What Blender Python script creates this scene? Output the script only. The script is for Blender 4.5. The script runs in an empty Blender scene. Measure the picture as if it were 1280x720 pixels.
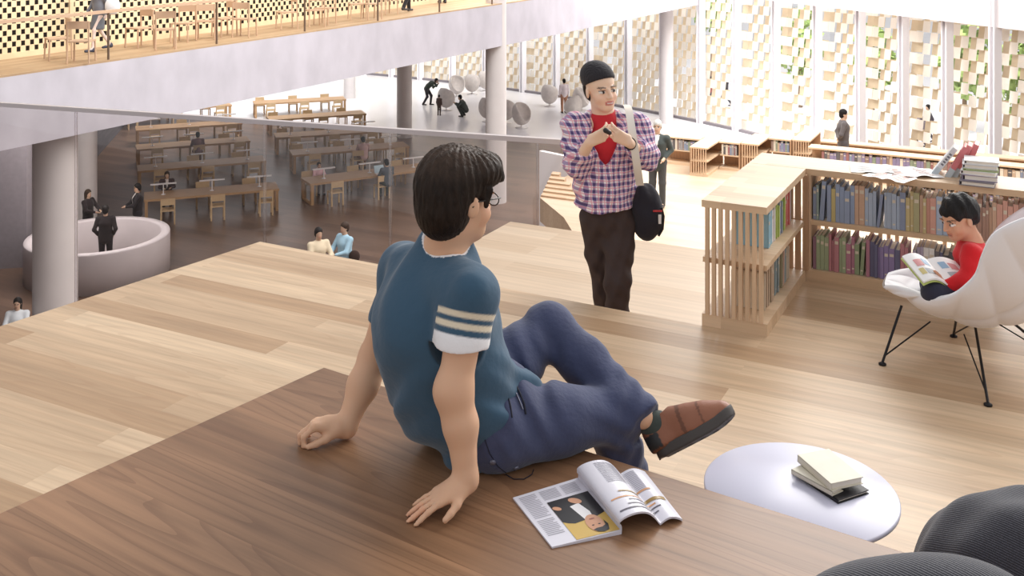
import bpy, bmesh, math, random
import numpy as np
from mathutils import Vector, Matrix
random.seed(7)
rng = np.random.default_rng(7)
scene = bpy.context.scene
COL = scene.collection
PI = math.pi
E = 9.1            # camera eye height over the lower hall floor
FPX = 1270.0       # focal length in pixels of the 1280 wide frame
HZ = -80.0         # horizon row
Z_PL, Z_N, Z_F, Z_G = E-1.45, E-1.95, E-2.45, E-5.5   # sitting step, reading platform, walkway, lower terrace
U = Vector((.46, .888, 0)).normalized()      # building grid, away from the camera
V = Vector((U.y, -U.x, 0))                   # building grid, to the right
def P(px, py, Y):                            # pixel + depth -> point
    return Vector(((px-640)/FPX*Y, Y, E-(py-HZ)/FPX*Y))
def onz(px, py, z):                          # pixel -> point on the level z
    return P(px, py, (E-z)*FPX/(py-HZ))
def UV(u, v, z=0): return U*u + V*v + Vector((0,0,z))

# ---------------------------------------------------------------- materials
def lin(c):
    return tuple(((x/12.92) if x <= .04045 else ((x+.055)/1.055)**2.4) for x in c)
def rgb(r, g, b): return lin((r/255, g/255, b/255))
_m = {}
def new_mat(name):
    m = bpy.data.materials.new(name); m.use_nodes = True
    nt = m.node_tree; b = nt.nodes['Principled BSDF']
    return m, nt, b
def nd(nt, t, **k):
    n = nt.nodes.new(t)
    for a, v in k.items():
        if a in n.inputs: n.inputs[a].default_value = v
        else: setattr(n, a, v)
    return n
def mat(name, color, rough=.6, metal=0, noise=0, nscale=8, bump=0, bscale=40, spec=.4, stretch=(1,1,1), emit=0, coat=0, sheen=0):
    if name in _m: return _m[name]
    m, nt, b = new_mat(name)
    b.inputs['Roughness'].default_value = rough; b.inputs['Metallic'].default_value = metal
    b.inputs['Specular IOR Level'].default_value = spec
    b.inputs['Base Color'].default_value = (*color, 1)
    b.inputs['Coat Weight'].default_value = coat
    b.inputs['Sheen Weight'].default_value = sheen
    tc = nd(nt, 'ShaderNodeTexCoord'); mp = nd(nt, 'ShaderNodeMapping'); mp.inputs['Scale'].default_value = stretch
    nt.links.new(tc.outputs['Object'], mp.inputs['Vector'])
    if noise:
        n = nd(nt, 'ShaderNodeTexNoise', Scale=nscale, Detail=4.0)
        nt.links.new(mp.outputs[0], n.inputs['Vector'])
        mr = nd(nt, 'ShaderNodeMapRange'); mr.inputs['From Min'].default_value=.3; mr.inputs['From Max'].default_value=.7
        mr.inputs['To Min'].default_value = 1-noise; mr.inputs['To Max'].default_value = 1+noise
        nt.links.new(n.outputs['Fac'], mr.inputs['Value'])
        mx = nd(nt, 'ShaderNodeVectorMath', operation='SCALE'); mx.inputs[0].default_value = color
        nt.links.new(mr.outputs[0], mx.inputs['Scale']); nt.links.new(mx.outputs[0], b.inputs['Base Color'])
    if bump:
        n2 = nd(nt, 'ShaderNodeTexNoise', Scale=bscale, Detail=3.0)
        nt.links.new(mp.outputs[0], n2.inputs['Vector'])
        bp = nd(nt, 'ShaderNodeBump', Strength=bump, Distance=.01)
        nt.links.new(n2.outputs['Fac'], bp.inputs['Height']); nt.links.new(bp.outputs[0], b.inputs['Normal'])
    if emit:
        b.inputs['Emission Color'].default_value = (*color, 1); b.inputs['Emission Strength'].default_value = emit
    _m[name] = m; return m
def attr_mat(name, rough=.6, spec=.3, bump=0, bscale=60, stretch=(1,1,1), sss=0, sheen=0, noise=0, nscale=20):
    if name in _m: return _m[name]
    m, nt, b = new_mat(name)
    a = nd(nt, 'ShaderNodeAttribute', attribute_name='Col')
    tc = nd(nt, 'ShaderNodeTexCoord'); mp = nd(nt, 'ShaderNodeMapping'); mp.inputs['Scale'].default_value = stretch
    nt.links.new(tc.outputs['Object'], mp.inputs['Vector'])
    src = a.outputs['Color']
    if noise:
        n = nd(nt, 'ShaderNodeTexNoise', Scale=nscale, Detail=4.0); nt.links.new(mp.outputs[0], n.inputs['Vector'])
        mr = nd(nt, 'ShaderNodeMapRange'); mr.inputs['From Min'].default_value=.3; mr.inputs['From Max'].default_value=.7
        mr.inputs['To Min'].default_value = 1-noise; mr.inputs['To Max'].default_value = 1+noise
        nt.links.new(n.outputs['Fac'], mr.inputs['Value'])
        mx = nd(nt, 'ShaderNodeVectorMath', operation='SCALE'); nt.links.new(src, mx.inputs[0]); nt.links.new(mr.outputs[0], mx.inputs['Scale'])
        src = mx.outputs[0]
    nt.links.new(src, b.inputs['Base Color'])
    b.inputs['Roughness'].default_value = rough; b.inputs['Specular IOR Level'].default_value = spec
    b.inputs['Sheen Weight'].default_value = sheen
    if sss:
        b.inputs['Subsurface Weight'].default_value = sss; b.inputs['Subsurface Radius'].default_value = (.02,.008,.004); b.inputs['Subsurface Scale'].default_value=.3
    if bump:
        n2 = nd(nt, 'ShaderNodeTexNoise', Scale=bscale, Detail=3.0); nt.links.new(mp.outputs[0], n2.inputs['Vector'])
        bp = nd(nt, 'ShaderNodeBump', Strength=bump, Distance=.01)
        nt.links.new(n2.outputs['Fac'], bp.inputs['Height']); nt.links.new(bp.outputs[0], b.inputs['Normal'])
    _m[name] = m; return m
def wood_mat(name, c1, c2, ang, width=.19, length=2.6, rough=.42, grain=.22, rings=0, ring_col=None, spec=.4, coords='pos'):
    """boards running along the direction ang (radians, world plan)"""
    if name in _m: return _m[name]
    m, nt, b = new_mat(name); L = nt.links
    if coords == 'pos': src = nd(nt, 'ShaderNodeNewGeometry').outputs['Position']
    else: src = nd(nt, 'ShaderNodeTexCoord').outputs['Object']
    mp = nd(nt, 'ShaderNodeMapping'); mp.vector_type = 'TEXTURE'; mp.inputs['Rotation'].default_value = (0,0,ang)
    L.new(src, mp.inputs['Vector'])
    br = nd(nt, 'ShaderNodeTexBrick'); br.offset = .37; br.offset_frequency = 2
    for k, v in (('Scale',1.0),('Mortar Size',0.0),('Brick Width',length),('Row Height',width),('Bias',0.0)): br.inputs[k].default_value = v
    br.inputs['Color1'].default_value = (0,0,0,1); br.inputs['Color2'].default_value = (1,1,1,1)
    L.new(mp.outputs[0], br.inputs['Vector'])
    sh = nd(nt, 'ShaderNodeVectorMath', operation='MULTIPLY_ADD')      # move the grain from board to board
    L.new(br.outputs['Color'], sh.inputs[0]); sh.inputs[1].default_value = (9,5,3); L.new(mp.outputs[0], sh.inputs[2])
    st = nd(nt, 'ShaderNodeMapping'); st.inputs['Scale'].default_value = (1.3, 26, 26); L.new(sh.outputs[0], st.inputs['Vector'])
    n1 = nd(nt, 'ShaderNodeTexNoise', Scale=1.0, Detail=6.0, Roughness=.6); L.new(st.outputs[0], n1.inputs['Vector'])
    mix = nd(nt, 'ShaderNodeMix', data_type='RGBA'); mix.inputs['A'].default_value = (*c1,1); mix.inputs['B'].default_value = (*c2,1)
    L.new(br.outputs['Color'], mix.inputs['Factor'])
    mr = nd(nt, 'ShaderNodeMapRange'); mr.inputs['From Min'].default_value=.32; mr.inputs['From Max'].default_value=.68
    mr.inputs['To Min'].default_value=1-grain; mr.inputs['To Max'].default_value=1+grain*.6; L.new(n1.outputs['Fac'], mr.inputs['Value'])
    sc_ = nd(nt, 'ShaderNodeVectorMath', operation='SCALE'); L.new(mix.outputs['Result'], sc_.inputs[0]); L.new(mr.outputs[0], sc_.inputs['Scale'])
    out = sc_.outputs[0]
    if rings:
        s2 = nd(nt, 'ShaderNodeMapping'); s2.inputs['Scale'].default_value = (.42, 5.6, 1); L.new(sh.outputs[0], s2.inputs['Vector'])
        n2 = nd(nt, 'ShaderNodeTexNoise', Scale=1.0, Detail=1.0, Roughness=.4); L.new(s2.outputs[0], n2.inputs['Vector'])
        mu = nd(nt, 'ShaderNodeMath', operation='MULTIPLY'); mu.inputs[1].default_value = 16; L.new(n2.outputs['Fac'], mu.inputs[0])
        fr = nd(nt, 'ShaderNodeMath', operation='FRACT'); L.new(mu.outputs[0], fr.inputs[0])
        rp = nd(nt, 'ShaderNodeMapRange'); rp.interpolation_type='SMOOTHSTEP'
        rp.inputs['From Min'].default_value=.62; rp.inputs['From Max'].default_value=.97; rp.inputs['To Max'].default_value=rings; L.new(fr.outputs[0], rp.inputs['Value'])
        m2 = nd(nt, 'ShaderNodeMix', data_type='RGBA'); L.new(rp.outputs[0], m2.inputs['Factor']); L.new(out, m2.inputs['A']); m2.inputs['B'].default_value=(*ring_col,1)
        out = m2.outputs['Result']
    L.new(out, b.inputs['Base Color'])
    b.inputs['Roughness'].default_value = rough; b.inputs['Specular IOR Level'].default_value = spec
    bp = nd(nt, 'ShaderNodeBump', Strength=.05, Distance=.01); L.new(n1.outputs['Fac'], bp.inputs['Height']); L.new(bp.outputs[0], b.inputs['Normal'])
    _m[name] = m; return m
def clear_mat(name, tint, refl=.12, gloss_rough=.02):
    if name in _m: return _m[name]
    m = bpy.data.materials.new(name); m.use_nodes = True; nt = m.node_tree; nt.nodes.clear()
    o = nt.nodes.new('ShaderNodeOutputMaterial'); t = nt.nodes.new('ShaderNodeBsdfTransparent'); t.inputs[0].default_value = (*tint,1)
    g = nt.nodes.new('ShaderNodeBsdfGlossy'); g.inputs['Color'].default_value=(1,1,1,1); g.inputs['Roughness'].default_value = gloss_rough
    mx = nt.nodes.new('ShaderNodeMixShader'); mx.inputs[0].default_value = refl
    nt.links.new(t.outputs[0], mx.inputs[1]); nt.links.new(g.outputs[0], mx.inputs[2]); nt.links.new(mx.outputs[0], o.inputs[0])
    _m[name] = m; return m

# ---------------------------------------------------------------- mesh building
class MB:
    """collects shapes and links them as ONE mesh object"""
    def __init__(s): s.v=[]; s.f=[]; s.mi=[]; s.sm=[]
    def add(s, verts, faces, mi=0, smooth=False):
        o = len(s.v); s.v += [tuple(v) for v in verts]
        s.f += [tuple(i+o for i in f) for f in faces]; s.mi += [mi]*len(faces); s.sm += [smooth]*len(faces); return s
    def box(s, c, size, M=None, mi=0):
        x,y,z = (a/2 for a in size); c = Vector(c)
        vs = [Vector((sx*x,sy*y,sz*z)) for sz in (-1,1) for sy in (-1,1) for sx in (-1,1)]
        if M is not None: vs = [M @ v for v in vs]
        return s.add([v+c for v in vs], [(0,2,3,1),(4,5,7,6),(0,1,5,4),(2,6,7,3),(0,4,6,2),(1,3,7,5)], mi)
    def box8(s, p, mi=0):      # 4 bottom + 4 top corners
        return s.add(p, [(3,2,1,0),(4,5,6,7),(0,1,5,4),(1,2,6,5),(2,3,7,6),(3,0,4,7)], mi)
    def prism(s, poly, z0, z1, mi=0):
        n = len(poly)
        a = sum(poly[i][0]*poly[(i+1)%n][1]-poly[(i+1)%n][0]*poly[i][1] for i in range(n))
        if a < 0: poly = poly[::-1]
        vs = [(p[0],p[1],z0) for p in poly]+[(p[0],p[1],z1) for p in poly]
        fs = [tuple(range(n-1,-1,-1)), tuple(range(n,2*n))]+[(i,(i+1)%n,n+(i+1)%n,n+i) for i in range(n)]
        return s.add(vs, fs, mi)
    def tube(s, pts, r, n=10, mi=0, closed=False):
        pts = [Vector(p) for p in pts]; k = len(pts)
        rs = r if isinstance(r,(list,tuple)) else [r]*k
        vs=[]; ref=None
        for i,p in enumerate(pts):
            t = (pts[min(i+1,k-1)]-pts[max(i-1,0)]).normalized()
            if ref is None: ref = t.orthogonal().normalized()
            a = (ref - t*ref.dot(t)); a = a.normalized() if a.length>1e-6 else t.orthogonal().normalized(); ref = a; b = t.cross(a)
            vs += [p+(a*math.cos(2*PI*j/n)+b*math.sin(2*PI*j/n))*rs[i] for j in range(n)]
        fs = [(i*n+j, i*n+(j+1)%n, (i+1)*n+(j+1)%n, (i+1)*n+j) for i in range(k-1) for j in range(n)]
        s.add(vs, fs, mi, True)
        return s.add(vs[:n]+vs[-n:], [tuple(range(n-1,-1,-1)), tuple(range(n,2*n))], mi)
    def lathe(s, prof, c=(0,0,0), n=32, mi=0, smooth=True):
        vs=[]; c=Vector(c)
        for r,z in prof: vs += [c+Vector((r*math.cos(2*PI*j/n), r*math.sin(2*PI*j/n), z)) for j in range(n)]
        k=len(prof)
        return s.add(vs, [(i*n+j, i*n+(j+1)%n, (i+1)*n+(j+1)%n, (i+1)*n+j) for i in range(k-1) for j in range(n)], mi, smooth)
    def grid(s, fn, nu, nv, mi=0, smooth=True):
        vs = [fn(i/nu, j/nv) for j in range(nv+1) for i in range(nu+1)]
        return s.add(vs, [(j*(nu+1)+i, j*(nu+1)+i+1, (j+1)*(nu+1)+i+1, (j+1)*(nu+1)+i) for j in range(nv) for i in range(nu)], mi, smooth)
    def build(s, name, mats, parent=None, bevel=0):
        me = bpy.data.meshes.new(name); me.from_pydata(s.v, [], s.f)
        for m in (mats if isinstance(mats,(list,tuple)) else [mats]): me.materials.append(m)
        me.polygons.foreach_set('material_index', s.mi); me.polygons.foreach_set('use_smooth', s.sm)
        me.update()
        o = bpy.data.objects.new(name, me); COL.objects.link(o)
        if parent is not None: o.parent = parent
        if bevel:
            b = o.modifiers.new('bevel','BEVEL'); b.width = bevel; b.segments = 2; b.limit_method='ANGLE'
        return o
def tag(o, label=None, cat=None, group=None, kind=None):
    if label: o['label'] = label
    if cat: o['category'] = cat
    if group: o['group'] = group
    if kind: o['kind'] = kind
    return o
def empty(name, loc=(0,0,0), rz=0, label=None, cat=None, group=None, kind=None):
    o = bpy.data.objects.new(name, None); COL.objects.link(o); o.location = loc; o.rotation_euler = (0,0,rz)
    o.empty_display_size = .1
    return tag(o, label, cat, group, kind)
def copy_tree(o, parent=None):
    c = o.copy(); COL.objects.link(c)
    if parent is not None: c.parent = parent
    for ch in list(o.children): copy_tree(ch, c)
    return c
ORD = ['first','second','third','fourth','fifth','sixth','seventh','eighth','ninth','tenth','eleventh','twelfth','thirteenth','fourteenth','fifteenth','sixteenth','seventeenth','eighteenth','nineteenth','twentieth',
 'twenty-first','twenty-second','twenty-third','twenty-fourth','twenty-fifth','twenty-sixth','twenty-seventh','twenty-eighth','twenty-ninth','thirtieth','thirty-first','thirty-second','thirty-third','thirty-fourth','thirty-fifth','thirty-sixth','thirty-seventh','thirty-eighth','thirty-ninth','fortieth']
def ordn(i):
    if i < len(ORD): return ORD[i]
    t = ['fortieth','fiftieth','sixtieth','seventieth','eightieth','ninetieth']; w=['forty','fifty','sixty','seventy','eighty','ninety']
    n = i+1; a,b = n//10-4, n%10
    return t[a] if b == 0 else w[a]+'-'+ORD[b-1]

# ---------------------------------------------------------------- implicit surfaces for bodies and clothes
class Vol:
    def __init__(s, lo, hi, res):
        s.res=res; s.lo=np.array(lo,float); n=np.ceil((np.array(hi,float)-s.lo)/res).astype(int)+1
        s.n=n; s.F=np.full(n, .25, np.float32)
    def win(s, lo, hi, m):
        a=np.clip(np.floor((np.array(lo)-m-s.lo)/s.res).astype(int),0,s.n); b=np.clip(np.ceil((np.array(hi)+m-s.lo)/s.res).astype(int)+1,0,s.n)
        if (b<=a).any(): return None
        sl=tuple(slice(i,j) for i,j in zip(a,b))
        ax=[s.lo[i]+s.res*np.arange(a[i],b[i]) for i in range(3)]
        X,Y,Z=np.meshgrid(*ax,indexing='ij'); return sl,X,Y,Z
    def put(s, lo, hi, fn, k=.02, op='u'):
        w=s.win(lo,hi,k+3*s.res+.01)
        if w is None: return s
        sl,X,Y,Z=w; d=fn(X,Y,Z).astype(np.float32); f=s.F[sl]
        if op=='u':
            h=np.clip(k-np.abs(f-d),0,None)/max(k,1e-6); s.F[sl]=np.minimum(f,d)-h*h*k*.25
        elif op=='s':
            h=np.clip(k-np.abs(f+d),0,None)/max(k,1e-6); s.F[sl]=np.maximum(f,-d)+h*h*k*.25
        return s
    def cone(s, a, b, ra, rb=None, k=.02, op='u', flat=None):
        a=np.array(a,float); b=np.array(b,float); rb=ra if rb is None else rb
        r=max(ra,rb); ba=b-a; L=max((ba*ba).sum(),1e-9)
        def fn(X,Y,Z):
            px,py,pz=X-a[0],Y-a[1],Z-a[2]; t=np.clip((px*ba[0]+py*ba[1]+pz*ba[2])/L,0,1)
            qx,qy,qz=px-t*ba[0],py-t*ba[1],pz-t*ba[2]
            if flat is not None:      # (axis, factor): squash the section along an axis
                n,fc=flat; dn=qx*n[0]+qy*n[1]+qz*n[2]
                return np.sqrt(np.maximum(qx*qx+qy*qy+qz*qz-dn*dn,0)+(dn*fc)**2)/ (1) -(ra+(rb-ra)*t)
            return np.sqrt(qx*qx+qy*qy+qz*qz)-(ra+(rb-ra)*t)
        return s.put(np.minimum(a,b)-r,np.maximum(a,b)+r,fn,k,op)
    def chain(s, pts, rs, k=.02):
        for i in range(len(pts)-1): s.cone(pts[i],pts[i+1],rs[i],rs[i+1],k)
        return s
    def ell(s, c, r, R=None, k=.02, op='u'):
        c=np.array(c,float); r=np.array(r,float); m=r.max()
        Rm=None if R is None else np.array(R,float)
        def fn(X,Y,Z):
            p=np.stack([X-c[0],Y-c[1],Z-c[2]],-1)
            if Rm is not None: p=p@Rm          # columns of R are the local axes
            k0=np.sqrt(((p/r)**2).sum(-1)); k1=np.sqrt(((p/(r*r))**2).sum(-1))
            return np.where(k1>1e-6,k0*(k0-1)/np.maximum(k1,1e-6),-r.min())
        return s.put(c-m,c+m,fn,k,op)
    def cut(s, p, n):       # keep the side where (x-p).n < 0
        n=np.array(n,float); n/=np.linalg.norm(n); p=np.array(p,float)
        ax=[s.lo[i]+s.res*np.arange(s.n[i]) for i in range(3)]
        d=(ax[0]-p[0])[:,None,None]*n[0]+(ax[1]-p[1])[None,:,None]*n[1]+(ax[2]-p[2])[None,None,:]*n[2]
        s.F=np.maximum(s.F,d.astype(np.float32)); return s
    def folds(s, fn):       # add a displacement field
        ax=[s.lo[i]+s.res*np.arange(s.n[i]) for i in range(3)]
        X,Y,Z=np.meshgrid(*ax,indexing='ij'); m=np.abs(s.F)<.05
        d=np.zeros_like(s.F); d[m]=fn(X[m],Y[m],Z[m]); s.F=s.F+d; return s
    def mesh(s):
        F=s.F.copy()
        F[0]=F[-1]=.1; F[:,0]=F[:,-1]=.1; F[:,:,0]=F[:,:,-1]=.1
        S=F<0; n=np.array(F.shape)
        acc=np.zeros((*(n-1),3),np.float32); cnt=np.zeros(tuple(n-1),np.int16)
        for ax in range(3):
            o=[i for i in range(3) if i!=ax]
            A=[slice(None)]*3; B=[slice(None)]*3; A[ax]=slice(0,-1); B[ax]=slice(1,None)
            fa,fb=F[tuple(A)],F[tuple(B)]; cr=(S[tuple(A)]!=S[tuple(B)])
            idx=np.argwhere(cr)
            if not len(idx): continue
            ii=tuple(idx.T); t=fa[ii]/(fa[ii]-fb[ii]); pos=idx.astype(np.float32); pos[:,ax]+=t
            for d0 in (0,-1):
                for d1 in (0,-1):
                    c=idx.copy(); c[:,o[0]]+=d0; c[:,o[1]]+=d1
                    ok=((c>=0)&(c<n-1)).all(1); cc=tuple(c[ok].T)
                    np.add.at(acc,cc,pos[ok]); np.add.at(cnt,cc,1)
        act=np.argwhere(cnt>0); ids=np.full(tuple(n-1),-1,np.int64); ids[tuple(act.T)]=np.arange(len(act))
        vs=acc[tuple(act.T)]/cnt[tuple(act.T)][:,None]*s.res+s.lo
        quads=[]
        for ax in range(3):
            o=[(ax+1)%3,(ax+2)%3]
            A=[slice(None)]*3; B=[slice(None)]*3; A[ax]=slice(0,-1); B[ax]=slice(1,None)
            sa,sb=S[tuple(A)],S[tuple(B)]
            for flip,msk in ((False,sa&~sb),(True,~sa&sb)):
                idx=np.argwhere(msk)
                if not len(idx): continue
                ok=(idx[:,o[0]]>0)&(idx[:,o[1]]>0); idx=idx[ok]
                q=[]
                for d in ((-1,-1),(0,-1),(0,0),(-1,0)):
                    c=idx.copy(); c[:,o[0]]+=d[0]; c[:,o[1]]+=d[1]; c=np.minimum(c,n-2); q.append(ids[tuple(c.T)])
                q=np.stack(q,1)
                if flip: q=q[:,::-1]
                quads.append(q)
        q=np.concatenate(quads); q=q[(q>=0).all(1)]
        return vs,q
    def build(s, name, m, parent=None, color=None, smooth=0, minpart=0):
        vs,q=s.mesh()
        me=bpy.data.meshes.new(name)
        me.vertices.add(len(vs)); me.vertices.foreach_set('co',vs.astype(np.float32).ravel())
        me.loops.add(q.size); me.loops.foreach_set('vertex_index',q.ravel().astype(np.int32))
        me.polygons.add(len(q)); me.polygons.foreach_set('loop_start',np.arange(0,q.size,4,dtype=np.int32))
        me.update(calc_edges=True); me.validate()
        me.polygons.foreach_set('use_smooth',[True]*len(me.polygons))
        if color is not None:
            c=color(vs) if callable(color) else np.tile(np.array(color),(len(vs),1))
            a=me.color_attributes.new('Col','FLOAT_COLOR','POINT')
            a.data.foreach_set('color',np.concatenate([c,np.ones((len(vs),1))],1).astype(np.float32).ravel())
        me.materials.append(m)
        o=bpy.data.objects.new(name,me); COL.objects.link(o)
        if parent is not None: o.parent=parent
        if smooth:
            md=o.modifiers.new('smooth','SMOOTH'); md.factor=.5; md.iterations=smooth
        return o
# ================================================================ SETTING
AV = math.atan2(V.y, V.x)
W_N  = wood_mat('reading floor boards', rgb(218,191,159), rgb(178,145,112), AV, .16, 3.2, rough=.4, grain=.17, rings=.13, ring_col=rgb(150,104,72))
W_F  = wood_mat('walkway boards', rgb(208,186,161), rgb(195,170,143), AV, .2, 3.5, rough=.42, grain=.12)
LD = Vector((-.604,-.797,0)); RD = Vector((.835,-.55,0)).normalized()
W_P  = wood_mat('step boards', rgb(158,120,90), rgb(128,94,68), math.atan2(RD.y,RD.x), .21, 3.4, rough=.36, grain=.24, rings=.30, ring_col=rgb(88,54,36))
W_H  = wood_mat('hall boards', rgb(122,98,82), rgb(98,78,66), AV, .35, 5, rough=.3, grain=.2, spec=.5)
CONC = mat('pale concrete', rgb(188,184,192), rough=.75, noise=.09, nscale=1.6, bump=.12, bscale=9, stretch=(1,1,.6))
CONC_COL = mat('column concrete', rgb(214,208,206), rough=.7, noise=.03, nscale=2, bump=.05, bscale=8)
GLARE_FLOOR = mat('hall floor with painted window glare', rgb(232,230,232), rough=.22, noise=.03, nscale=.4, spec=.5)  # window glare on the far floor, put into its base colour
DARK = mat('dark edge metal', rgb(38,34,34), rough=.5)
BRICK, nt, bs = new_mat('dark brick')
_g = nd(nt,'ShaderNodeTexCoord'); _b = nd(nt,'ShaderNodeTexBrick'); _mp = nd(nt,'ShaderNodeMapping')
_mp.inputs['Rotation'].default_value=(PI/2,0,0)
nt.links.new(_g.outputs['Object'],_mp.inputs['Vector']); nt.links.new(_mp.outputs[0],_b.inputs['Vector'])
for k,v in (('Scale',1.0),('Brick Width',.8),('Row Height',.2),('Mortar Size',.02)): _b.inputs[k].default_value=v
_b.inputs['Color1'].default_value=(*rgb(92,88,92),1); _b.inputs['Color2'].default_value=(*rgb(76,73,78),1); _b.inputs['Mortar'].default_value=(*rgb(78,74,78),1)
nt.links.new(_b.outputs['Color'],bs.inputs['Base Color']); bs.inputs['Roughness'].default_value=.8

def struct(o): return tag(o, kind='structure')
# lower hall floor: dark boards near, window glare put into white colour farther back
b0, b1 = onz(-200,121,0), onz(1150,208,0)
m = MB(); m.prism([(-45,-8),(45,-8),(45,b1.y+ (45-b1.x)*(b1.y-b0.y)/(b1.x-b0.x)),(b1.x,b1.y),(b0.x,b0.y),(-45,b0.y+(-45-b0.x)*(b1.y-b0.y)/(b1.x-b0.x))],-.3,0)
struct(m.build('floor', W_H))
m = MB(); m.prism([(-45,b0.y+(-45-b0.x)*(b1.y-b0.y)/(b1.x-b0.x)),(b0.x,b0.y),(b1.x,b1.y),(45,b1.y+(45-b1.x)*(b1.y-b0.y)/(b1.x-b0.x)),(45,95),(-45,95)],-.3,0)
struct(m.build('floor', GLARE_FLOOR))
# reading platform
C1 = Vector((-1.608,6.483,0)); LN = Vector((-.559,-.829,0))
P0 = Vector((.949,5.085,0))
pN = [C1, P0, P0+U*1.26, P0+U*1.26+V*7, Vector((7.5,-3,0)), Vector((-8,-3,0)), C1+LN*9.4]
m = MB(); m.prism([tuple(p[:2]) for p in pN], Z_N-.35, Z_N); struct(m.build('reading_platform', W_N))
# sitting step
PC = Vector((-.633,3.42,0))
pP = [PC, PC+RD*3.4, PC+RD*3.4+LD*5, PC+LD*5]
m = MB(); m.prism([tuple(p[:2]) for p in pP], Z_N, Z_PL); struct(m.build('sitting_step', W_P, bevel=.006))
# walkway terrace, with lower terraces stepping down behind it
def uvpoly(u0,u1,v0,v1): return [tuple(UV(a,b)[:2]) for a,b in ((u0,v0),(u0,v1),(u1,v1),(u1,v0))]
pF = uvpoly(4.985,7.733,-4.02,-1.497) + []
m = MB(); m.prism([tuple(UV(a,b)[:2]) for a,b in ((4.99,-4.02),(4.99,-1.5),(6.22,-1.5),(6.22,6),(7.733,6),(7.733,-4.02))], Z_F-.35, Z_F); struct(m.build('walkway_platform', W_F))
for i,(u0,u1,h) in enumerate(((7.733,9.6,3.3),(9.6,11.5,4.2))):
    m = MB(); m.prism(uvpoly(u0+.005,u1,-1.2,8), E-h-.9, E-h); struct(m.build('terrace_step', W_F))
hp=lambda px,Y,z=0: Vector(((px-640)/FPX*Y,Y,z))
_q=onz(990,209,Z_G)+U*1.45
_pt=lambda t: _q+V*t
g = [onz(*q, Z_G) for q in ((740,330),(722,300),(705,272),(675,247),(690,228),(722,214),(770,194),(838,184))]+[_pt(-2.4),_pt(14),onz(2000,330,Z_G)]
m = MB(); m.prism([tuple(p[:2]) for p in g], Z_G-.5, Z_G); struct(m.build('lower_terrace', W_F))
m = MB(); m.prism([tuple(p[:2]) for p in [onz(*q,Z_G) for q in ((752,320),(735,296),(715,270),(700,250),(720,225),(775,200),(845,190))]+[_pt(-2.2)-U*.2,_pt(13)-U*.2,onz(1900,325,Z_G)]], 0, Z_G-.5); struct(m.build('terrace_base', W_F))
_r=_pt(-2.4)+U*.01
m = MB(); m.prism([tuple(p[:2]) for p in (_r,_r+V*16,_r+V*16+U*3.6,_r+U*3.6)], 0, E-6.2); struct(m.build('lower_terrace', W_F))
# mass carrying the platforms (hidden from the photo by their own edges)
m = MB(); m.prism([tuple(p[:2]) for p in [C1+LN*.25+V*.2, P0-U*.25, P0+U*1.1, P0+U*1.1+V*6, Vector((7,-2.6,0)), Vector((-7,-2.6,0)), C1+LN*9+V*.3]], 0, Z_N-.35); struct(m.build('platform_base', CONC))
m = MB(); m.prism(uvpoly(5.2,7.5,-3.7,5), 0, Z_F-.35); struct(m.build('platform_base', CONC))
m = MB(); m.prism(uvpoly(7.75,11.4,-.9,7), 0, E-4.2-.9); struct(m.build('platform_base', CONC))
# black ledge outside the left edges
def ledge(a, b, w, z0, z1, side):
    d=(b-a).normalized(); n=Vector((-d.y,d.x,0))*side
    m=MB(); m.prism([tuple(p[:2]) for p in (a,b,b+n*w,a+n*w)], z0, z1); return m
struct(ledge(C1+LN*.03-V*.004, C1+LN*6, .10, Z_N-.5, Z_N-.10, -1).build('trim_1', DARK))
f0 = UV(7.72,-4.025); struct(ledge(f0, UV(5.1,-4.025), .10, Z_F-.5, Z_F-.06, -1).build('trim_2', DARK))

# left wall of the hall
wl = [Vector((-13.2,24,0)), Vector((-20.6,58,0))]
d = (wl[1]-wl[0]); n = Vector((-d.y,d.x,0)).normalized()
o = MB().box((d.length/2,.2,3.2),(d.length+8,.4,6.4)).build('wall_left', BRICK); o.location=wl[0]; o.rotation_euler=(0,0,math.atan2(d.y,d.x)); struct(o)
# pale pier standing against it
o = MB().box((4.6,-.35,2.45),(1.5,.7,4.9)).build('trim_3', mat('grey pier', rgb(150,144,150), rough=.8, noise=.05)); o.location=wl[0]; o.rotation_euler=(0,0,math.atan2(d.y,d.x)); struct(o)

# balcony: a gently rising concrete slab
WB = Vector((18.18,28.4,0)); LB = WB.length; WB.normalize(); NB = Vector((-WB.y,WB.x,0))     # NB points left, into the building
B0 = Vector((-9.88,19.6,0))
def bal(s, off, h):      # s along, off to the left, h above the balcony floor
    return B0+WB*s+NB*off+Vector((0,0,E-2.7+.0235*s+h))
def slab(s0,s1,o0,o1,h0,h1):
    return [bal(s0,o0,h0),bal(s1,o0,h0),bal(s1,o1,h0),bal(s0,o1,h0),bal(s0,o0,h1),bal(s1,o0,h1),bal(s1,o1,h1),bal(s0,o1,h1)]
o = MB().box8(slab(-14,35.0,0,14,-1.45,-.04)).build('balcony', CONC); struct(o)
W_B = wood_mat('balcony boards', rgb(186,158,124), rgb(168,138,106), math.atan2(WB.y,WB.x), .2, 3, rough=.5, grain=.15)
struct(MB().box8(slab(-14,35.0,.0,3.6,-.04,0)).build('balcony_floor', W_B))
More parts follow.
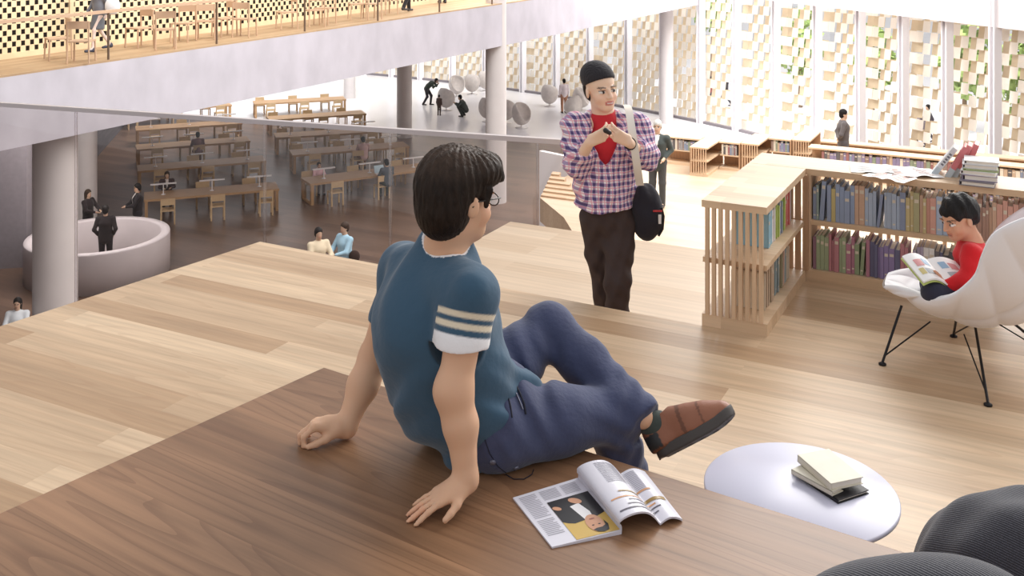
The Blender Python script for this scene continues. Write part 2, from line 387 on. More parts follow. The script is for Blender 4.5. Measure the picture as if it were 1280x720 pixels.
# perforated timber screen along the balcony, dark room behind
LAT = mat('pale lattice timber', rgb(232,208,170), rough=.6, noise=.06, nscale=3)
def lattice(s0,s1,off,name):
    m=MB(); cw,chh=.105,.125; n=int((s1-s0)/cw); k=26
    for i in range(n):
        for j in range(k):
            if (i+j)%2==0:
                a,b=s0+i*cw-.008,s0+(i+1)*cw+.008; c,e=.12+j*chh-.009,.12+(j+1)*chh+.009
                m.add([bal(a,off,c),bal(b,off,c),bal(b,off,e),bal(a,off,e)],[(0,1,2,3)])
    m.box8(slab(s0,s1,off-.02,off+.05,0,.12)); m.box8(slab(s0-.05,s0+.05,off-.03,off+.05,0,3.4))
    return struct(m.build(name, LAT))
for i in range(8): lattice(-7+i*5,-2+i*5,2.2,'trim_%d'%(4+i))
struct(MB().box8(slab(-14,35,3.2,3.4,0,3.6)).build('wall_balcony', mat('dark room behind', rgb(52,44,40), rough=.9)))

# columns
def column(px, Y, r, z1, z0=0, lab=''):
    p=P(px,0,Y); m=MB(); m.lathe([(r,z0),(r,z1)],(0,0,0),40); o=m.build('column',CONC_COL); o.location=(p.x,p.y,0); struct(o); return o
column(69, 21.6, .445, E-4.1); column(620,34.8,.36,7.0); column(505.5,46,.34,E-3.65); column(437,57,.32,6.2); column(833,49.5,.33,8.9); column(106,31.5,.36,5.1)

# window wall, a gently curved line of bays
mull = [(420,90),(457,93),(491,96),(527,99.5),(567,104),(608,109),(655,115),(697,121),(739,127.5),(787,136),(831,144.5),(878,154),(923,164),(972,176),(1024,189),(1078,203.5),(1132,218.5),(1187,234),(1247,252),(1312,272)]
WM = mat('white mullion', rgb(236,233,236), rough=.5)
SCR = mat('cream screen brick', rgb(248,240,226), rough=.8, noise=.05, nscale=1.2)
SCT = mat('tan screen brick', rgb(234,216,186), rough=.8, noise=.08, nscale=1.5)
GL  = clear_mat('window glass', (.97,.97,.97), .06)
mp3 = [onz(a,b,0) for a,b in mull]
HT = 8.6
for i in range(len(mp3)-1):
    a,b = mp3[i],mp3[i+1]; d=b-a; w=d.length; d.normalize(); n=Vector((-d.y,d.x,0))
    if n.y<0: n=-n
    win = struct(empty('window_%d'%(i+1),(0,0,0)))
    m=MB()
    for c in (-.10,.10):
        q=a+d*c
        m.box8([q+d*t+n*s+Vector((0,0,z)) for z in (0,HT) for t,s in ((-.035,-.28),(.035,-.28),(.035,.05),(-.035,.05))])
    q=a
    m.box8([q+d*t+n*s+Vector((0,0,z)) for z in (0,HT) for t,s in ((-.14,.0),(.14,.0),(.14,.05),(-.14,.05))])
    m.build('mullion', WM, win)
    m=MB(); m.box8([q+Vector((0,0,z)) for z in (0,.12) for q in (a-n*.1,b-n*.1,b+n*.1,a+n*.1)]); m.build('sill', mat('grey sill',rgb(128,122,126),rough=.6), win)
    m=MB(); m.add([a+n*.1+Vector((0,0,.1)),b+n*.1+Vector((0,0,.1)),b+n*.1+Vector((0,0,HT)),a+n*.1+Vector((0,0,HT))],[(0,1,2,3)]); m.build('pane', GL, win)
    # brick screen outside the bay: a checkered front layer and a tilted second layer with gaps
    m=MB(); cw=.34; ch=.42; nx=max(2,int(round(w/cw))); cw=w/nx; nz=int(HT/ch)
    gap=.03+.27*max(0,min(1,(i-8)/9))
    fr=rng.random((nx,nz))
    for x in range(nx):
        for z in range(nz):
            if (x+z)%2==0:
                p=[(x*cw,z*ch),((x+1)*cw,z*ch),((x+1)*cw+.06,(z+1)*ch),(x*cw+.06,(z+1)*ch)]
                m.add([a+d*t+n*.5+Vector((0,0,h)) for t,h in p],[(0,1,2,3)],0)
            elif fr[x,z]>gap:
                ti=.22
                p=[(x*cw-.02,z*ch,0),((x+1)*cw+.02,z*ch,ti),((x+1)*cw+.08,(z+1)*ch,ti),(x*cw+.04,(z+1)*ch,0)]
                m.add([a+d*t+n*(.62+s)+Vector((0,0,h)) for t,h,s in p],[(0,1,2,3)],1)
    m.build('brick_screen',[SCR,SCT],win)
# header above the right hand windows
h0,h1,h2 = P(900,-7,46.3),P(960,0,44.6),P(1330,44.5,32.6)
def header(pts, up, back):
    m=MB()
    for a,b in zip(pts[:-1],pts[1:]):
        d=(b-a).normalized(); n=Vector((-d.y,d.x,0)).normalized()
        if n.y<0:n=-n
        bk=n*back; u=Vector((0,0,up)); m.box8([a,b,b+bk,a+bk,a+u,b+u,b+bk+u,a+bk+u])
    return m
struct(header([h0,h2],2.2,.25).build('ceiling', mat('pale soffit',rgb(238,232,234),rough=.8)))
# ground and planting outside
struct(MB().prism([(-30,95),(60,95),(60,20),(24,28),(12,48),(-6,68)],-.35,-.02).build('ground', mat('outside paving',rgb(226,216,200),rough=.9,noise=.05)))

# glass balustrade in front of the hall
def railp(px): # point of the rail line in plan
    t=px; return t
R0,R1 = P(0,130,11.1),P(840,186.5,8.77)
RDIR=(R1-R0); RL=RDIR.length; RDIR.normalize(); RH=(R1.z+R0.z)/2
def rp(px):
    # intersect the view column px with the rail line in plan
    k=(px-640)/FPX; t=(k*R0.y-R0.x)/(RDIR.x-k*RDIR.y); q=R0+RDIR*t; return Vector((q.x,q.y,0))
bl = empty('glass_balustrade', rp(0)+Vector((0,0,E-4.5)), 0, 'long clear glass balustrade with thin pale rail across the hall edge', 'balustrade')
bi = -(rp(0)+Vector((0,0,E-4.5)))
rn = Vector((-RDIR.y,RDIR.x,0))
GLS = clear_mat('balustrade glass', (.73,.695,.685), .05)
RAILM = mat('pale rail metal', rgb(206,196,196), rough=.35, metal=.3)
zz=lambda z: Vector((0,0,z))
ends=[-70,95,331,488,672,728]
m=MB(); a,b=rp(-70)+bi,rp(733)+bi
m.box8([q+zz(z) for z in (RH-.022,RH+.022) for q in (a-rn*.03,b-rn*.03,b+rn*.03,a+rn*.03)]); m.build('rail',RAILM,bl)
m=MB(); m.box8([q+zz(z) for z in (E-4.75,E-4.5) for q in (a-rn*.08,b-rn*.08,b+rn*.08,a+rn*.08)]); m.build('base_channel',DARK,bl)
for x0,x1 in zip(ends[:-1],ends[1:]):
    a,b=rp(x0)+bi+RDIR*.012,rp(x1)+bi-RDIR*.012
    m=MB(); m.add([a+zz(E-4.5),b+zz(E-4.5),b+zz(RH-.02),a+zz(RH-.02)],[(0,1,2,3)]); m.build('glass_pane',GLS,bl)
CLP=clear_mat('joint strip',(.80,.78,.79),.12,.2)
for x in ends[1:-1]:
    a=rp(x)+bi; m=MB(); m.box8([a+RDIR*t+rn*s+zz(z) for z in (E-4.5,RH-.02) for t,s in ((-.011,-.012),(.011,-.012),(.011,.012),(-.011,.012))]); m.build('joint_strip',CLP,bl)
a,b=rp(-70),rp(733)
m=MB(); m.box8([q+zz(z) for z in (0,E-4.75) for q in (a-rn*.07,b-rn*.07,b+rn*.07,a+rn*.07)]); struct(m.build('wall_under_balustrade', CONC))
# white stair wall and wooden stair at the terrace corner
sw=[P(674,0,24.2),P(730,0,23.2)]
m=MB(); d=(sw[1]-sw[0]).normalized(); n=Vector((-d.y,d.x,0))
a,b=Vector((sw[0].x,sw[0].y,0)),Vector((sw[1].x,sw[1].y,0)); m.box8([q+zz(z) for z in (0,E-5.12) for q in (a,b,b+n*.12,a+n*.12)]); struct(m.build('wall_stair', mat('white plaster',rgb(240,236,236),rough=.7)))
m=MB(); t0=onz(676,246,Z_G); t1=onz(691,226,Z_G+.0); dd=(t1-t0); sd=V
for k in range(6):
    q=t0+dd*(k/6); q2=t0+dd*((k+1)/6); w=1.05-.17*k
    m.box8([p+zz(z) for z in (Z_G,Z_G+.035*(k+1)) for p in (Vector((q.x,q.y,0)),Vector((q.x,q.y,0))+sd*w,Vector((q2.x,q2.y,0))+sd*w,Vector((q2.x,q2.y,0)))])
tag(m.build('stair', wood_mat('stair oak',rgb(206,178,146),rgb(190,160,128),AV,.2,2)),'short wooden stair rising beside the white wall beyond the glass','stair')
# ================================================================ BOOKCASES AND BOOKS
OAK  = wood_mat('bookcase oak', rgb(226,198,166), rgb(206,176,142), AV, .11, 1.4, rough=.5, grain=.12)
OAKE = mat('bookcase slat oak', rgb(214,184,152), rough=.55, noise=.10, nscale=6, stretch=(6,6,.6))
OAKS = mat('bookcase back oak', rgb(186,150,118), rough=.6, noise=.12, nscale=6, stretch=(6,6,.6))
def pbox(m, o, a, b, A, B, z0, z1, mi=0):    # o + a-range along A, b-range along B
    m.box8([o+A*s+B*t+zz(z) for z in (z0,z1) for s,t in ((a[0],b[0]),(a[1],b[0]),(a[1],b[1]),(a[0],b[1]))], mi)
def bookcase(name, o, A, B, L, D, H, label, group=None, slat_end=True, back='slats', base=.06, shelf_at=.5, backspan=None, nsl=9, end2=True, side_slats=None):
    """o = near corner on the floor, A = along the length, B = from the open side's back to its front"""
    r = empty(name, o, 0, label, 'bookcase', group)
    Z0=Vector((0,0,0))
    m=MB(); pbox(m,Z0,(0,L),(0,D),A,B,H-.035,H); m.build('top_board',OAK,r)
    m=MB(); pbox(m,Z0,(.005,L-.005),(0,D),A,B,0,base); m.build('base_board',OAK,r)
    zs=base+(H-.035-base)*shelf_at
    m=MB(); pbox(m,Z0,(.02,L-.02),(0.0,D-.004),A,B,zs-.013,zs+.013); m.build('shelf_board',OAK,r)
    if slat_end:
        for k in range(nsl):
            t=(k+.5)/nsl*(D-.022)+.002-.0; w=.0095
            m=MB(); pbox(m,Z0,(.0,.018),(t-w+.008,t+w+.008),A,B,base,H-.035); m.build('slat',OAKE,r)
    if end2:
        m=MB(); pbox(m,Z0,(L-.02,L),(0,D),A,B,base,H-.035); m.build('end_panel',OAKS,r)
    if back=='slats':
        for s0,s1 in (backspan or [(0.02,L)]):
            n=max(1,int((s1-s0)/.045))
            for k in range(n):
                s=s0+(k+.5)*(s1-s0)/n
                m=MB(); pbox(m,Z0,(s-.010,s+.010),(.004,.02),A,B,base,H-.035); m.build('back_slat',OAKE,r)
    if back=='panel':
        m=MB(); pbox(m,Z0,(.02,L-.02),(0,.015),A,B,base,H-.035); m.build('back_panel',OAKS,r)
    return r, zs
HB=.63
bcA, zsA = bookcase('bookcase', P0+zz(Z_N), U, V, .93, .325, HB, 'low open oak bookcase with slatted end standing nearest the standing young man', 'low oak bookcases on the reading platform', back='none', end2=False)
# inner end wall of slats between the two units
for k in range(8):
    m=MB(); t=.015+k*.0425; pbox(m,Vector((0,0,0)),(.905,.925),(t,t+.03),U,V,.06,HB-.035); m.build('end_slat',OAKS,bcA)
OB = P0+U*1.245-V*.0+zz(Z_N)
bcB, zsB = bookcase('bookcase', OB, V, -U, 3.3, .31, HB, 'long low oak bookcase packed with two shelves of coloured books behind the reading boy', 'low oak bookcases on the reading platform', slat_end=False, backspan=[(.36,.46),(.62,.8),(1.0,1.12),(1.5,1.9),(2.2,2.7)])
pst=MB(); pbox(pst,Vector((0,0,0)),(.33,.352),(0,.31),V,-U,.06,HB-.035); pst.build('upright',OAKE,bcB)
PAGE = mat('book pages', rgb(240,234,222), rough=.8)
BK = {}
def bmat(c):
    k='cloth %d %d %d'%c
    c=tuple(int(x*.72+62) for x in c)
    return mat(k, rgb(*c), rough=.55, noise=.05, nscale=30)
PAL_U = [('blue',(122,142,178)),('slate blue',(110,126,160)),('pale blue',(150,170,196)),('olive',(156,150,98)),('mustard',(190,168,104)),('tan',(196,150,118)),('salmon',(206,138,116)),('brown',(150,104,82)),('cream',(232,220,196)),('white',(238,234,228)),('dark green',(70,84,70)),('charcoal',(56,52,54)),('black',(40,38,40)),('sage',(150,170,150)),('rust',(176,108,84)),('teal',(110,150,148)),('green grey',(122,146,140)),('ochre',(198,174,96))]
PAL_L = [('sage green',(140,158,112)),('moss green',(118,138,92)),('plum',(122,74,96)),('magenta',(160,88,112)),('rose',(176,98,108)),('violet',(112,92,150)),('indigo',(88,84,140)),('blue violet',(104,104,164)),('navy',(64,64,104)),('black',(42,40,44)),('charcoal',(64,60,66)),('lilac',(160,146,176)),('white',(236,232,230)),('purple',(120,84,136)),('crimson',(160,70,84)),('olive green',(130,140,70))]
PAL_A = [('grey green',(140,150,138)),('sand',(206,190,160)),('pale grey',(196,196,196)),('dusty blue',(132,150,176)),('steel blue',(112,136,160)),('white',(238,236,232)),('lime',(170,196,70)),('yellow green',(196,206,90)),('coral',(226,98,92)),('sky blue',(120,180,206))]
PAL_AL= [('olive',(128,120,84)),('khaki',(160,148,108)),('brown',(132,104,84)),('pink tan',(206,160,138)),('teal',(112,140,146)),('grey teal',(128,150,156)),('beige',(214,196,168)),('tan',(190,158,126))]
LB = mat('pale spine label', rgb(214,204,186), rough=.7)
def book_mesh(o, A, B, w, d, h, mi_label=True):
    """spine at o side, A along the shelf (thickness w), B = direction the spine faces"""
    m=MB(); t=min(.003,w*.15)
    pbox(m,o,(0,t),(-d,0),A,B,0,h,0); pbox(m,o,(w-t,w),(-d,0),A,B,0,h,0); pbox(m,o,(0,w),(-.003,.0005),A,B,0,h,0)
    pbox(m,o,(t,w-t),(-d+.005,-.003),A,B,.003,h-.004,1)
    if mi_label and random.random()<.55:
        z=h*random.choice((.68,.74,.8)); pbox(m,o,(w*.14,w*.86),(-.002,.0012),A,B,z,z+h*.09,2)
        if random.random()<.5: pbox(m,o,(w*.2,w*.8),(-.002,.0011),A,B,h*.12,h*.16,2)
    return m
def row_of_books(org, A, B, s0, s1, z, hrange, pal, seq, where, group, depth=.17, wr=(.013,.032), gapchance=.06, lean=True, setback=.02):
    s=s0; i=0; cnt={}
    while s<s1:
        w=random.uniform(*wr); h=random.uniform(*hrange)
        nm,c=pal[seq(i,(s-s0)/(s1-s0))%len(pal)]
        k=cnt.get(nm,0); cnt[nm]=k+1
        ln=lean and random.random()<gapchance
        m=book_mesh(A*(-w*.94 if ln else 0),A,B,w*.94,depth,h)
        o=m.build('book',[bmat(c),PAGE,LB]); o.location=org+A*s+B*(-setback-random.random()*.012)+zz(z)
        tag(o,'%s %s book from the left %s'%(ordn(k),nm,where),'book',group)
        if ln:
            a=random.choice((.07,.12)); o.location=o.location+A*w; o.rotation_mode='AXIS_ANGLE'; o.rotation_axis_angle=(a,*(Vector((0,0,1)).cross(A))); s+=h*a+.004
        s+=w; i+=1
def blocks(n):    # colours run in short blocks, as sets of volumes do
    st={'c':0,'l':0}
    def f(i,t):
        if st['l']<=0: st['c']=int(t*n+random.uniform(-3.5,3.5))%n; st['l']=random.choice((1,1,2,2,3))
        st['l']-=1; return max(0,st['c'])
    return f
OBf = OB - U*.31                                # front line of the long unit
row_of_books(OBf,V,-U,.36,2.35,zsB+.014,(.175,.225),PAL_U,blocks(len(PAL_U)),'on the upper shelf behind the boy','books on the upper shelf of the long bookcase')
row_of_books(OBf,V,-U,.36,1.30,.062,(.165,.21),PAL_L,blocks(len(PAL_L)),'on the lower shelf left of the chair','books on the lower shelf of the long bookcase')
row_of_books(OBf,V,-U,1.85,2.3,.062,(.165,.21),PAL_U,blocks(len(PAL_U)),'on the lower shelf beyond the chair','books on the lower shelf of the long bookcase')
OAf = P0+V*.325+zz(Z_N)
row_of_books(OAf,U,V,.30,.86,zsA+.014,(.16,.225),PAL_A,blocks(len(PAL_A)),"on the slatted bookcase's upper shelf",'books on the upper shelf of the slatted bookcase',wr=(.022,.036),setback=.06)
row_of_books(OAf,U,V,.18,.74,.062,(.16,.205),PAL_AL,blocks(len(PAL_AL)),"on the slatted bookcase's lower shelf",'books on the lower shelf of the slatted bookcase',wr=(.018,.03),setback=.05,gapchance=.12)
# loose things on top of the long bookcase
ZT = Z_N+HB
def flat_book(px,py,z,w,d,h,rz,c,name,label,group,cat='book'):
    p=onz(px,py,ZT); m=MB(); t=.004
    m.box((0,0,t/2),(w,d,t),None,0); m.box((0,0,h-t/2),(w,d,t),None,0); m.box((-w/2+t/2,0,h/2),(t,d,h-.001),None,0); m.box((.004,0,h/2),(w-.016,d-.012,h-2*t+.001),None,1)
    o=m.build(name,[bmat(c),PAGE]); o.location=(p.x,p.y,z); o.rotation_euler=(0,0,rz); return tag(o,label,cat,group)
z=ZT; stk=[((96,90,96),.024,'dark grey book at the bottom of the flat stack on the bookcase'),((120,104,130),.03,'purple covered book, second from the bottom of the flat stack'),((236,234,236),.022,'white book in the middle of the flat stack'),((150,176,96),.012,'thin green book in the flat stack'),((206,208,210),.022,'pale grey book near the top of the flat stack'),((240,238,236),.02,'white book on top of the flat stack')]
for i,(c,h,lb) in enumerate(stk):
    flat_book(1224+random.uniform(-3,3),230-i*.0+(-1 if i else 0),z,.17,.14,h,AV+PI/2*0+random.uniform(-.12,.12),c,'book',lb,'stack of books on the bookcase top')
    o=bpy.context.scene.objects[-1] if False else None
    z+=h
REDM=(214,92,96); 
lean_spec=[(1163,218,(226,228,232),'grey and white book leaning at the left of the red books',.62),(1181,221,REDM,'red book leaning just right of the grey and white one',.5),(1189,221,(222,104,106),'red book leaning in the middle of the leaning row',.42),(1200,221,(206,84,88),'red book leaning against the flat stack',.36)]
for px,py,c,lb,a in lean_spec:
    p=onz(px,py,ZT); h=.2; w=.028; d=.15
    m=MB(); B=-U; A=V
    m=book_mesh(Vector((0,0,0)),A,B,w,d,h,False)
    pbox(m,Vector((0,0,0)),(-.0005,w+.0005),(-.06,.0012),A,B,.0,h*.3,2)
    if c[0]>225:
        for q in range(5): pbox(m,Vector((0,0,0)),(w*.25,w*.75),(-.002,.0014),A,B,h*(.4+q*.09),h*(.45+q*.09),3)
    o=m.build('book',[bmat(c),PAGE,mat('pale blue grey band',rgb(196,206,212),rough=.6),mat('grey lettering',rgb(120,124,132),rough=.7)])
    o.location=p; o.rotation_mode='AXIS_ANGLE'; o.rotation_axis_angle=(a,*(U)); tag(o,lb,'book','leaning books on the bookcase top')
def open_mag(px,py,z,rz,s,cols,label,name='magazine'):
    p=onz(px,py,z); r=empty(name,p,rz,label,'magazine','open magazines on the bookcase top')
    for sd in (-1,1):
        def fn(a,b): x=a*.2*s; return Vector((sd*x, (b-.5)*.27*s, .004+.022*s*math.sin(min(1,a*1.6)*PI)*(.7 if sd>0 else .4)))
        m=MB(); m.grid(fn,10,2); o=m.build('page',mat('magazine page %s'%cols[sd>0][0],rgb(*cols[sd>0][1]),rough=.45),r)
        m=MB(); 
        for k in range(3):
            m.grid(lambda a,b: fn(.25+.5*a, .2+k*.22+.14*b)+Vector((0,0,.0012)),6,1)
        m.build('printed_block',mat('print %s'%cols[2][0],rgb(*cols[2][1]),rough=.5),r)
open_mag(1098,213,ZT,AV+.2,.75,(('a',(226,222,214)),('b',(232,226,216)),('grey',(176,172,170))),'open pale magazine at the left of the bookcase top')
open_mag(1112,222,ZT+.001,AV-.35,.6,(('c',(240,234,232)),('d',(238,230,226)),('rose',(214,170,160))),'white leaflet lying in front of the open magazines on the bookcase')
open_mag(1135,217,ZT+.002,AV+.45,.8,(('e',(232,190,172)),('f',(236,232,230)),('dark',(150,120,116))),'open magazine with orange page beside the leaning books')

# bookcases on the lower terrace, beyond the long one
fc=[]
o_=[onz(862,219,Z_G),onz(926,214,Z_G),onz(990,209,Z_G)]; LU=1.3; DU=.42
def fcase(o,kind,L,label):
    D=DU if kind=='u' else .4
    if kind=='u':
        r,zs=bookcase('bookcase',o,U,V,L,D,.66,label,'low oak bookcases on the lower terrace',back='panel',nsl=7); fc.append((r,zs,o+V*D,U,V,L))
    else:
        r,zs=bookcase('bookcase',o,V,-U,L,D,.66,label,'low oak bookcases on the lower terrace',slat_end=False,back='panel'); fc.append((r,zs,o-U*D,V,-U,L))
for o,n in zip(o_,('nearest the elderly man in the dark suit','second from the elderly man','third from the elderly man')): fcase(o,'u',LU,'far oak bookcase with slatted end, '+n)
fcase(o_[0]+U*LU-V*1.02,'v',1.0,'far low bookcase with open front just right of the elderly man')
for k in (0,1):
    gp=(o_[k+1]-o_[k]).dot(V)-DU-.03
    fcase(o_[k]+U*(LU-.02)+V*(DU+.015),'v',gp,'far bookcase linking the %s slatted ends'%('first and second','second and third')[k])
QG=o_[2]+U*(LU-.02)+V*(DU+.015)
fcase(hp(1010,23.3,Z_G)+U*.4,'v',9.5,'long far bookcase hiding the legs of the standing man in grey suit')
fcase(onz(1110,262,Z_G),'v',6.0,"long far bookcase seen through the boy's bookcase with purple books")
fcase(hp(985,28.2,E-6.2),'v',11,'hindmost long bookcase running below the windows')
fc[-1][0].location.z=E-6.2
FARP=[('violet',(110,96,140)),('brown',(120,92,80)),('grey',(130,124,126)),('cream',(226,214,192)),('dark red',(128,64,62)),('blue',(104,120,150)),('black',(54,48,50)),('tan',(186,150,118)),('green',(110,126,96))]
names=['of the bookcase beside the elderly man','of the second slatted far bookcase','of the third slatted far bookcase','in the far case beside the elderly man','in the first linking far bookcase','in the second linking far bookcase','in the long case before the grey suit','in the case seen through boy\'s shelves','of the hindmost bookcase']
for i,(r,zs,of,a,b,L) in enumerate(fc):
    if i in (0,1,2): continue
    if i in (3,4,5): row_of_books(of,a,b,.06,L-.08,zs+.014,(.2,.27),FARP,lambda i,t: random.randrange(9),names[i],'books in the far bookcases',wr=(.03,.06),lean=False)
    if i==7: row_of_books(of,a,b,.1,L-2.2,zs+.014,(.2,.27),FARP,lambda i,t: (0,0,1,2,4,6,6,3,5)[random.randrange(9)],names[i],'books in the far bookcases',wr=(.035,.07),lean=False)
    if i==6: row_of_books(of,a,b,.3,L-5,zs+.014,(.2,.27),FARP,lambda i,t: random.randrange(9),names[i],'books in the far bookcases',wr=(.05,.09),lean=False)

# ================================================================ ROUND TABLE AND BOOKS ON IT
ZRT=E-1.62
tc=onz(1000,611,ZRT); 
rt=empty('side_table',(tc.x,tc.y,Z_N),0,'low round white side table holding a few books below the sitting step','table')
WT=mat('white table lacquer',rgb(210,210,228),rough=.32,spec=.5,coat=.0)
h=ZRT-Z_N
m=MB(); R=.277; m.lathe([(0,h-.016),(R-.006,h-.016),(R,h-.011),(R,h-.004),(R-.004,h),(0,h)],n=72); m.build('table_top',WT,rt)
m=MB(); m.lathe([(.02,.012),(.02,h-.016)],n=20); m.build('column_leg',WT,rt)
m=MB(); m.lathe([(0,.014),(.15,.012),(.16,.0),(0,.0)],n=48); m.build('foot',WT,rt)
def tbook(px,py,z,w,d,h,rz,cov,label,tilt=(0,0)):
    p=onz(px,py,z); r=empty('book',p,rz,label,'book','books on the round white table'); r.rotation_euler=(tilt[0],tilt[1],rz)
    m=MB(); m.box((0,0,.0015),(w,d,.003)); m.box((0,0,h-.0015),(w,d,.003)); m.box((-w/2+.0015,0,h/2),(.003,d,h)); m.build('cover',cov,r,bevel=.001)
    m=MB(); m.box((.002,0,h/2),(w-.010,d-.010,h-.006)); m.build('pages',PAGE,r)
BLK=mat('black book cloth',rgb(30,28,32),rough=.5); CRM=mat('cream book cover',rgb(222,216,198),rough=.5,noise=.05,nscale=20)
tbook(1037,604,ZRT,.12,.19,.012,.467,BLK,'black thin book lying lowest on the round white table')
tbook(1021,603,ZRT+.0125,.05,.15,.014,.60,CRM,'narrow cream notebook between the black book and the top book',(0,0))
tbook(1037,591,ZRT+.027,.113,.163,.022,.33,CRM,'cream paperback on top of the books on the round table',(0.03,-.0))

# ================================================================ MAGAZINE ON THE STEP
mo=onz(752,640,Z_PL)
mg=empty('magazine',(mo.x,mo.y,Z_PL),0,'open magazine lying on the dark wooden step beside the seated man','magazine')
def mp_(px,py,z=0): q=onz(px,py,Z_PL+z); return Vector((q.x-mo.x,q.y-mo.y,z))
a0,a1=mp_(641,624),mp_(690,686)            # outer edge of the flat page, far end and near end
s0,s1=mp_(722,602),mp_(777,668)            # spine, far end and near end
b0_,b1_=mp_(806,592),mp_(853,652)          # outer edge of the curled page
PGW=mat('glossy page white',rgb(222,220,230),rough=.3,spec=.5)
def lp(u,v,e=0):  # flat page, u from the outer edge to the spine, v from the far end to the near end
    q=(a0*(1-v)+a1*v)*(1-u)+(s0*(1-v)+s1*v)*u; return q+zz(.004+.006*u+e)
m=MB(); m.grid(lambda u,v: lp(u,v),12,2); m.grid(lambda u,v: (lambda q: Vector((q.x,q.y,.0005)))(lp(1-u,v)),4,2)
for f in ((lambda u,v: (lambda q: Vector((q.x,q.y,q.z*v+.0004)))(lp(1-u,1))),(lambda u,v: (lambda q: Vector((q.x,q.y,q.z*v+.0004)))(lp(0,1-u)))): m.grid(f,8,1)
m.build('flat_pages',PGW,mg)
def rpg(u,v,e=0): # curled pages rising from the spine and falling to the outer edge
    q=(s0*(1-v)+s1*v)*(1-u)+(b0_*(1-v)+b1_*v)*u
    hgt=.006+ .047*math.sin(min(1,u/.62)*PI)**.75*(1-.12*v) if u<.62 else .006+.012*math.sin((u-.62)/.38*PI)
    back=(a0-s0).normalized()*(.030*math.exp(-((u-.16)/.16)**2)*min(1,u*9))
    return q+back+zz(hgt+e)
m=MB(); m.grid(lambda u,v: rpg(u,v),30,2); m.grid(lambda u,v: rpg(1-u,v,-.005),30,2)
m.grid(lambda u,v: rpg(u,1,-.005*(1-v)),30,1); m.grid(lambda u,v: rpg(1,1-u,-.005*(1-v)),4,1)
m.build('curled_pages',PGW,mg)
TXT=mat('printed text grey',rgb(164,162,172),rough=.4)
m=MB()
for cu in ((.06,.30),):
    for k in range(26):
        if k in (15,): continue
        v=.05+k*.03; m.grid(lambda a,b: lp(cu[0]+(cu[1]-cu[0]-(.04 if k%5==3 else 0))*a, v+.012*b, .0006),2,1)
for cu in ((.36,.62),(.68,.92)):
    for k in range(7): v=.05+k*.026; m.grid(lambda a,b: lp(cu[0]+(cu[1]-cu[0])*a, v+.011*b, .0006),2,1)
m.build('text_columns',TXT,mg)
def patch(fn, pts, e, name, mt, n=1):
    m=MB(); m.add([fn(u,v,e) for u,v in pts],[tuple(range(len(pts)))]); m.build(name,mt,mg)
def ellip(cu,cv,ru,rv,a=0,n=22): return [(cu+ru*math.cos(t)*math.cos(a)-rv*math.sin(t)*math.sin(a), cv+ru*math.cos(t)*math.sin(a)+rv*math.sin(t)*math.cos(a)) for t in [2*PI*i/n for i in range(n)]]
YEL=mat('printed ochre',rgb(206,172,92),rough=.35); PBK=mat('printed black',rgb(26,24,30),rough=.35); SKP=mat('printed skin tone',rgb(204,150,118),rough=.35); PWH=mat('printed white',rgb(232,230,232),rough=.35); PGO=mat('printed bronze',rgb(150,120,62),rough=.35)
patch(lp,[(.36,.27),(.985,.27),(.985,.985),(.36,.985)],.0008,'photo_ground',YEL)
patch(lp,[(.36,.27),(.985,.27),(.985,.66),(.84,.70),(.60,.72),(.50,.73),(.42,.70),(.36,.66)],.0011,'photo_suit',PBK)
patch(lp,[(.60,.44),(.74,.42),(.80,.60),(.78,.72),(.66,.70)],.0014,'photo_shirt',PWH)
patch(lp,ellip(.745,.80,.12,.15,.15),.0016,'photo_face',SKP)
patch(lp,[(.66,.90),(.72,.885),(.80,.885),(.86,.86),(.88,.78),(.90,.86),(.86,.945),(.78,.965),(.70,.945)],.0019,'photo_hair',PBK)
patch(lp,ellip(.72,.37,.09,.05,.5),.0016,'photo_hand',SKP); patch(lp,ellip(.42,.42,.06,.035,.5),.0016,'photo_hand',SKP)
for (cu,cv) in ((.70,.83),(.79,.83)): patch(lp,ellip(cu,cv,.018,.008),.0021,'photo_eye',PBK,)
patch(lp,ellip(.745,.725,.04,.009),.0021,'photo_mouth',mat('printed lip',rgb(150,86,76),rough=.35))
m=MB()
for cu in ((.28,.50),(.56,.80)):
    for k in range(14):
        v=.05+k*.028; m.grid(lambda a,b: rpg(cu[0]+(cu[1]-cu[0])*a, v+.012*b, .0009),5,1)
m.build('text_columns',TXT,mg)
m=MB(); m.grid(lambda a,b: rpg(.30+.66*a, .60+.05*b*(.4+a)+.04*math.sin(a*2.0)-.05*a,.0012),14,1); m.build('bronze_swoosh',PGO,mg)
m=MB(); m.grid(lambda a,b: rpg(.62+.22*a, .42+.03*b,.001),6,1); m.grid(lambda a,b: rpg(.2+.55*a, .70+.022*b,.001),8,1); m.build('orange_heading',mat('printed orange',rgb(206,152,110),rough=.4),mg)
m=MB()
for u0,u1,v in ((.34,.80,.76),(.30,.72,.83),(.26,.56,.90),(.20,.30,.90)): m.grid(lambda a,b: rpg(u0+(u1-u0)*a, v+.02*b,.001),8,1)
m.build('dark_heading',mat('printed dark grey',rgb(96,92,104),rough=.4),mg)

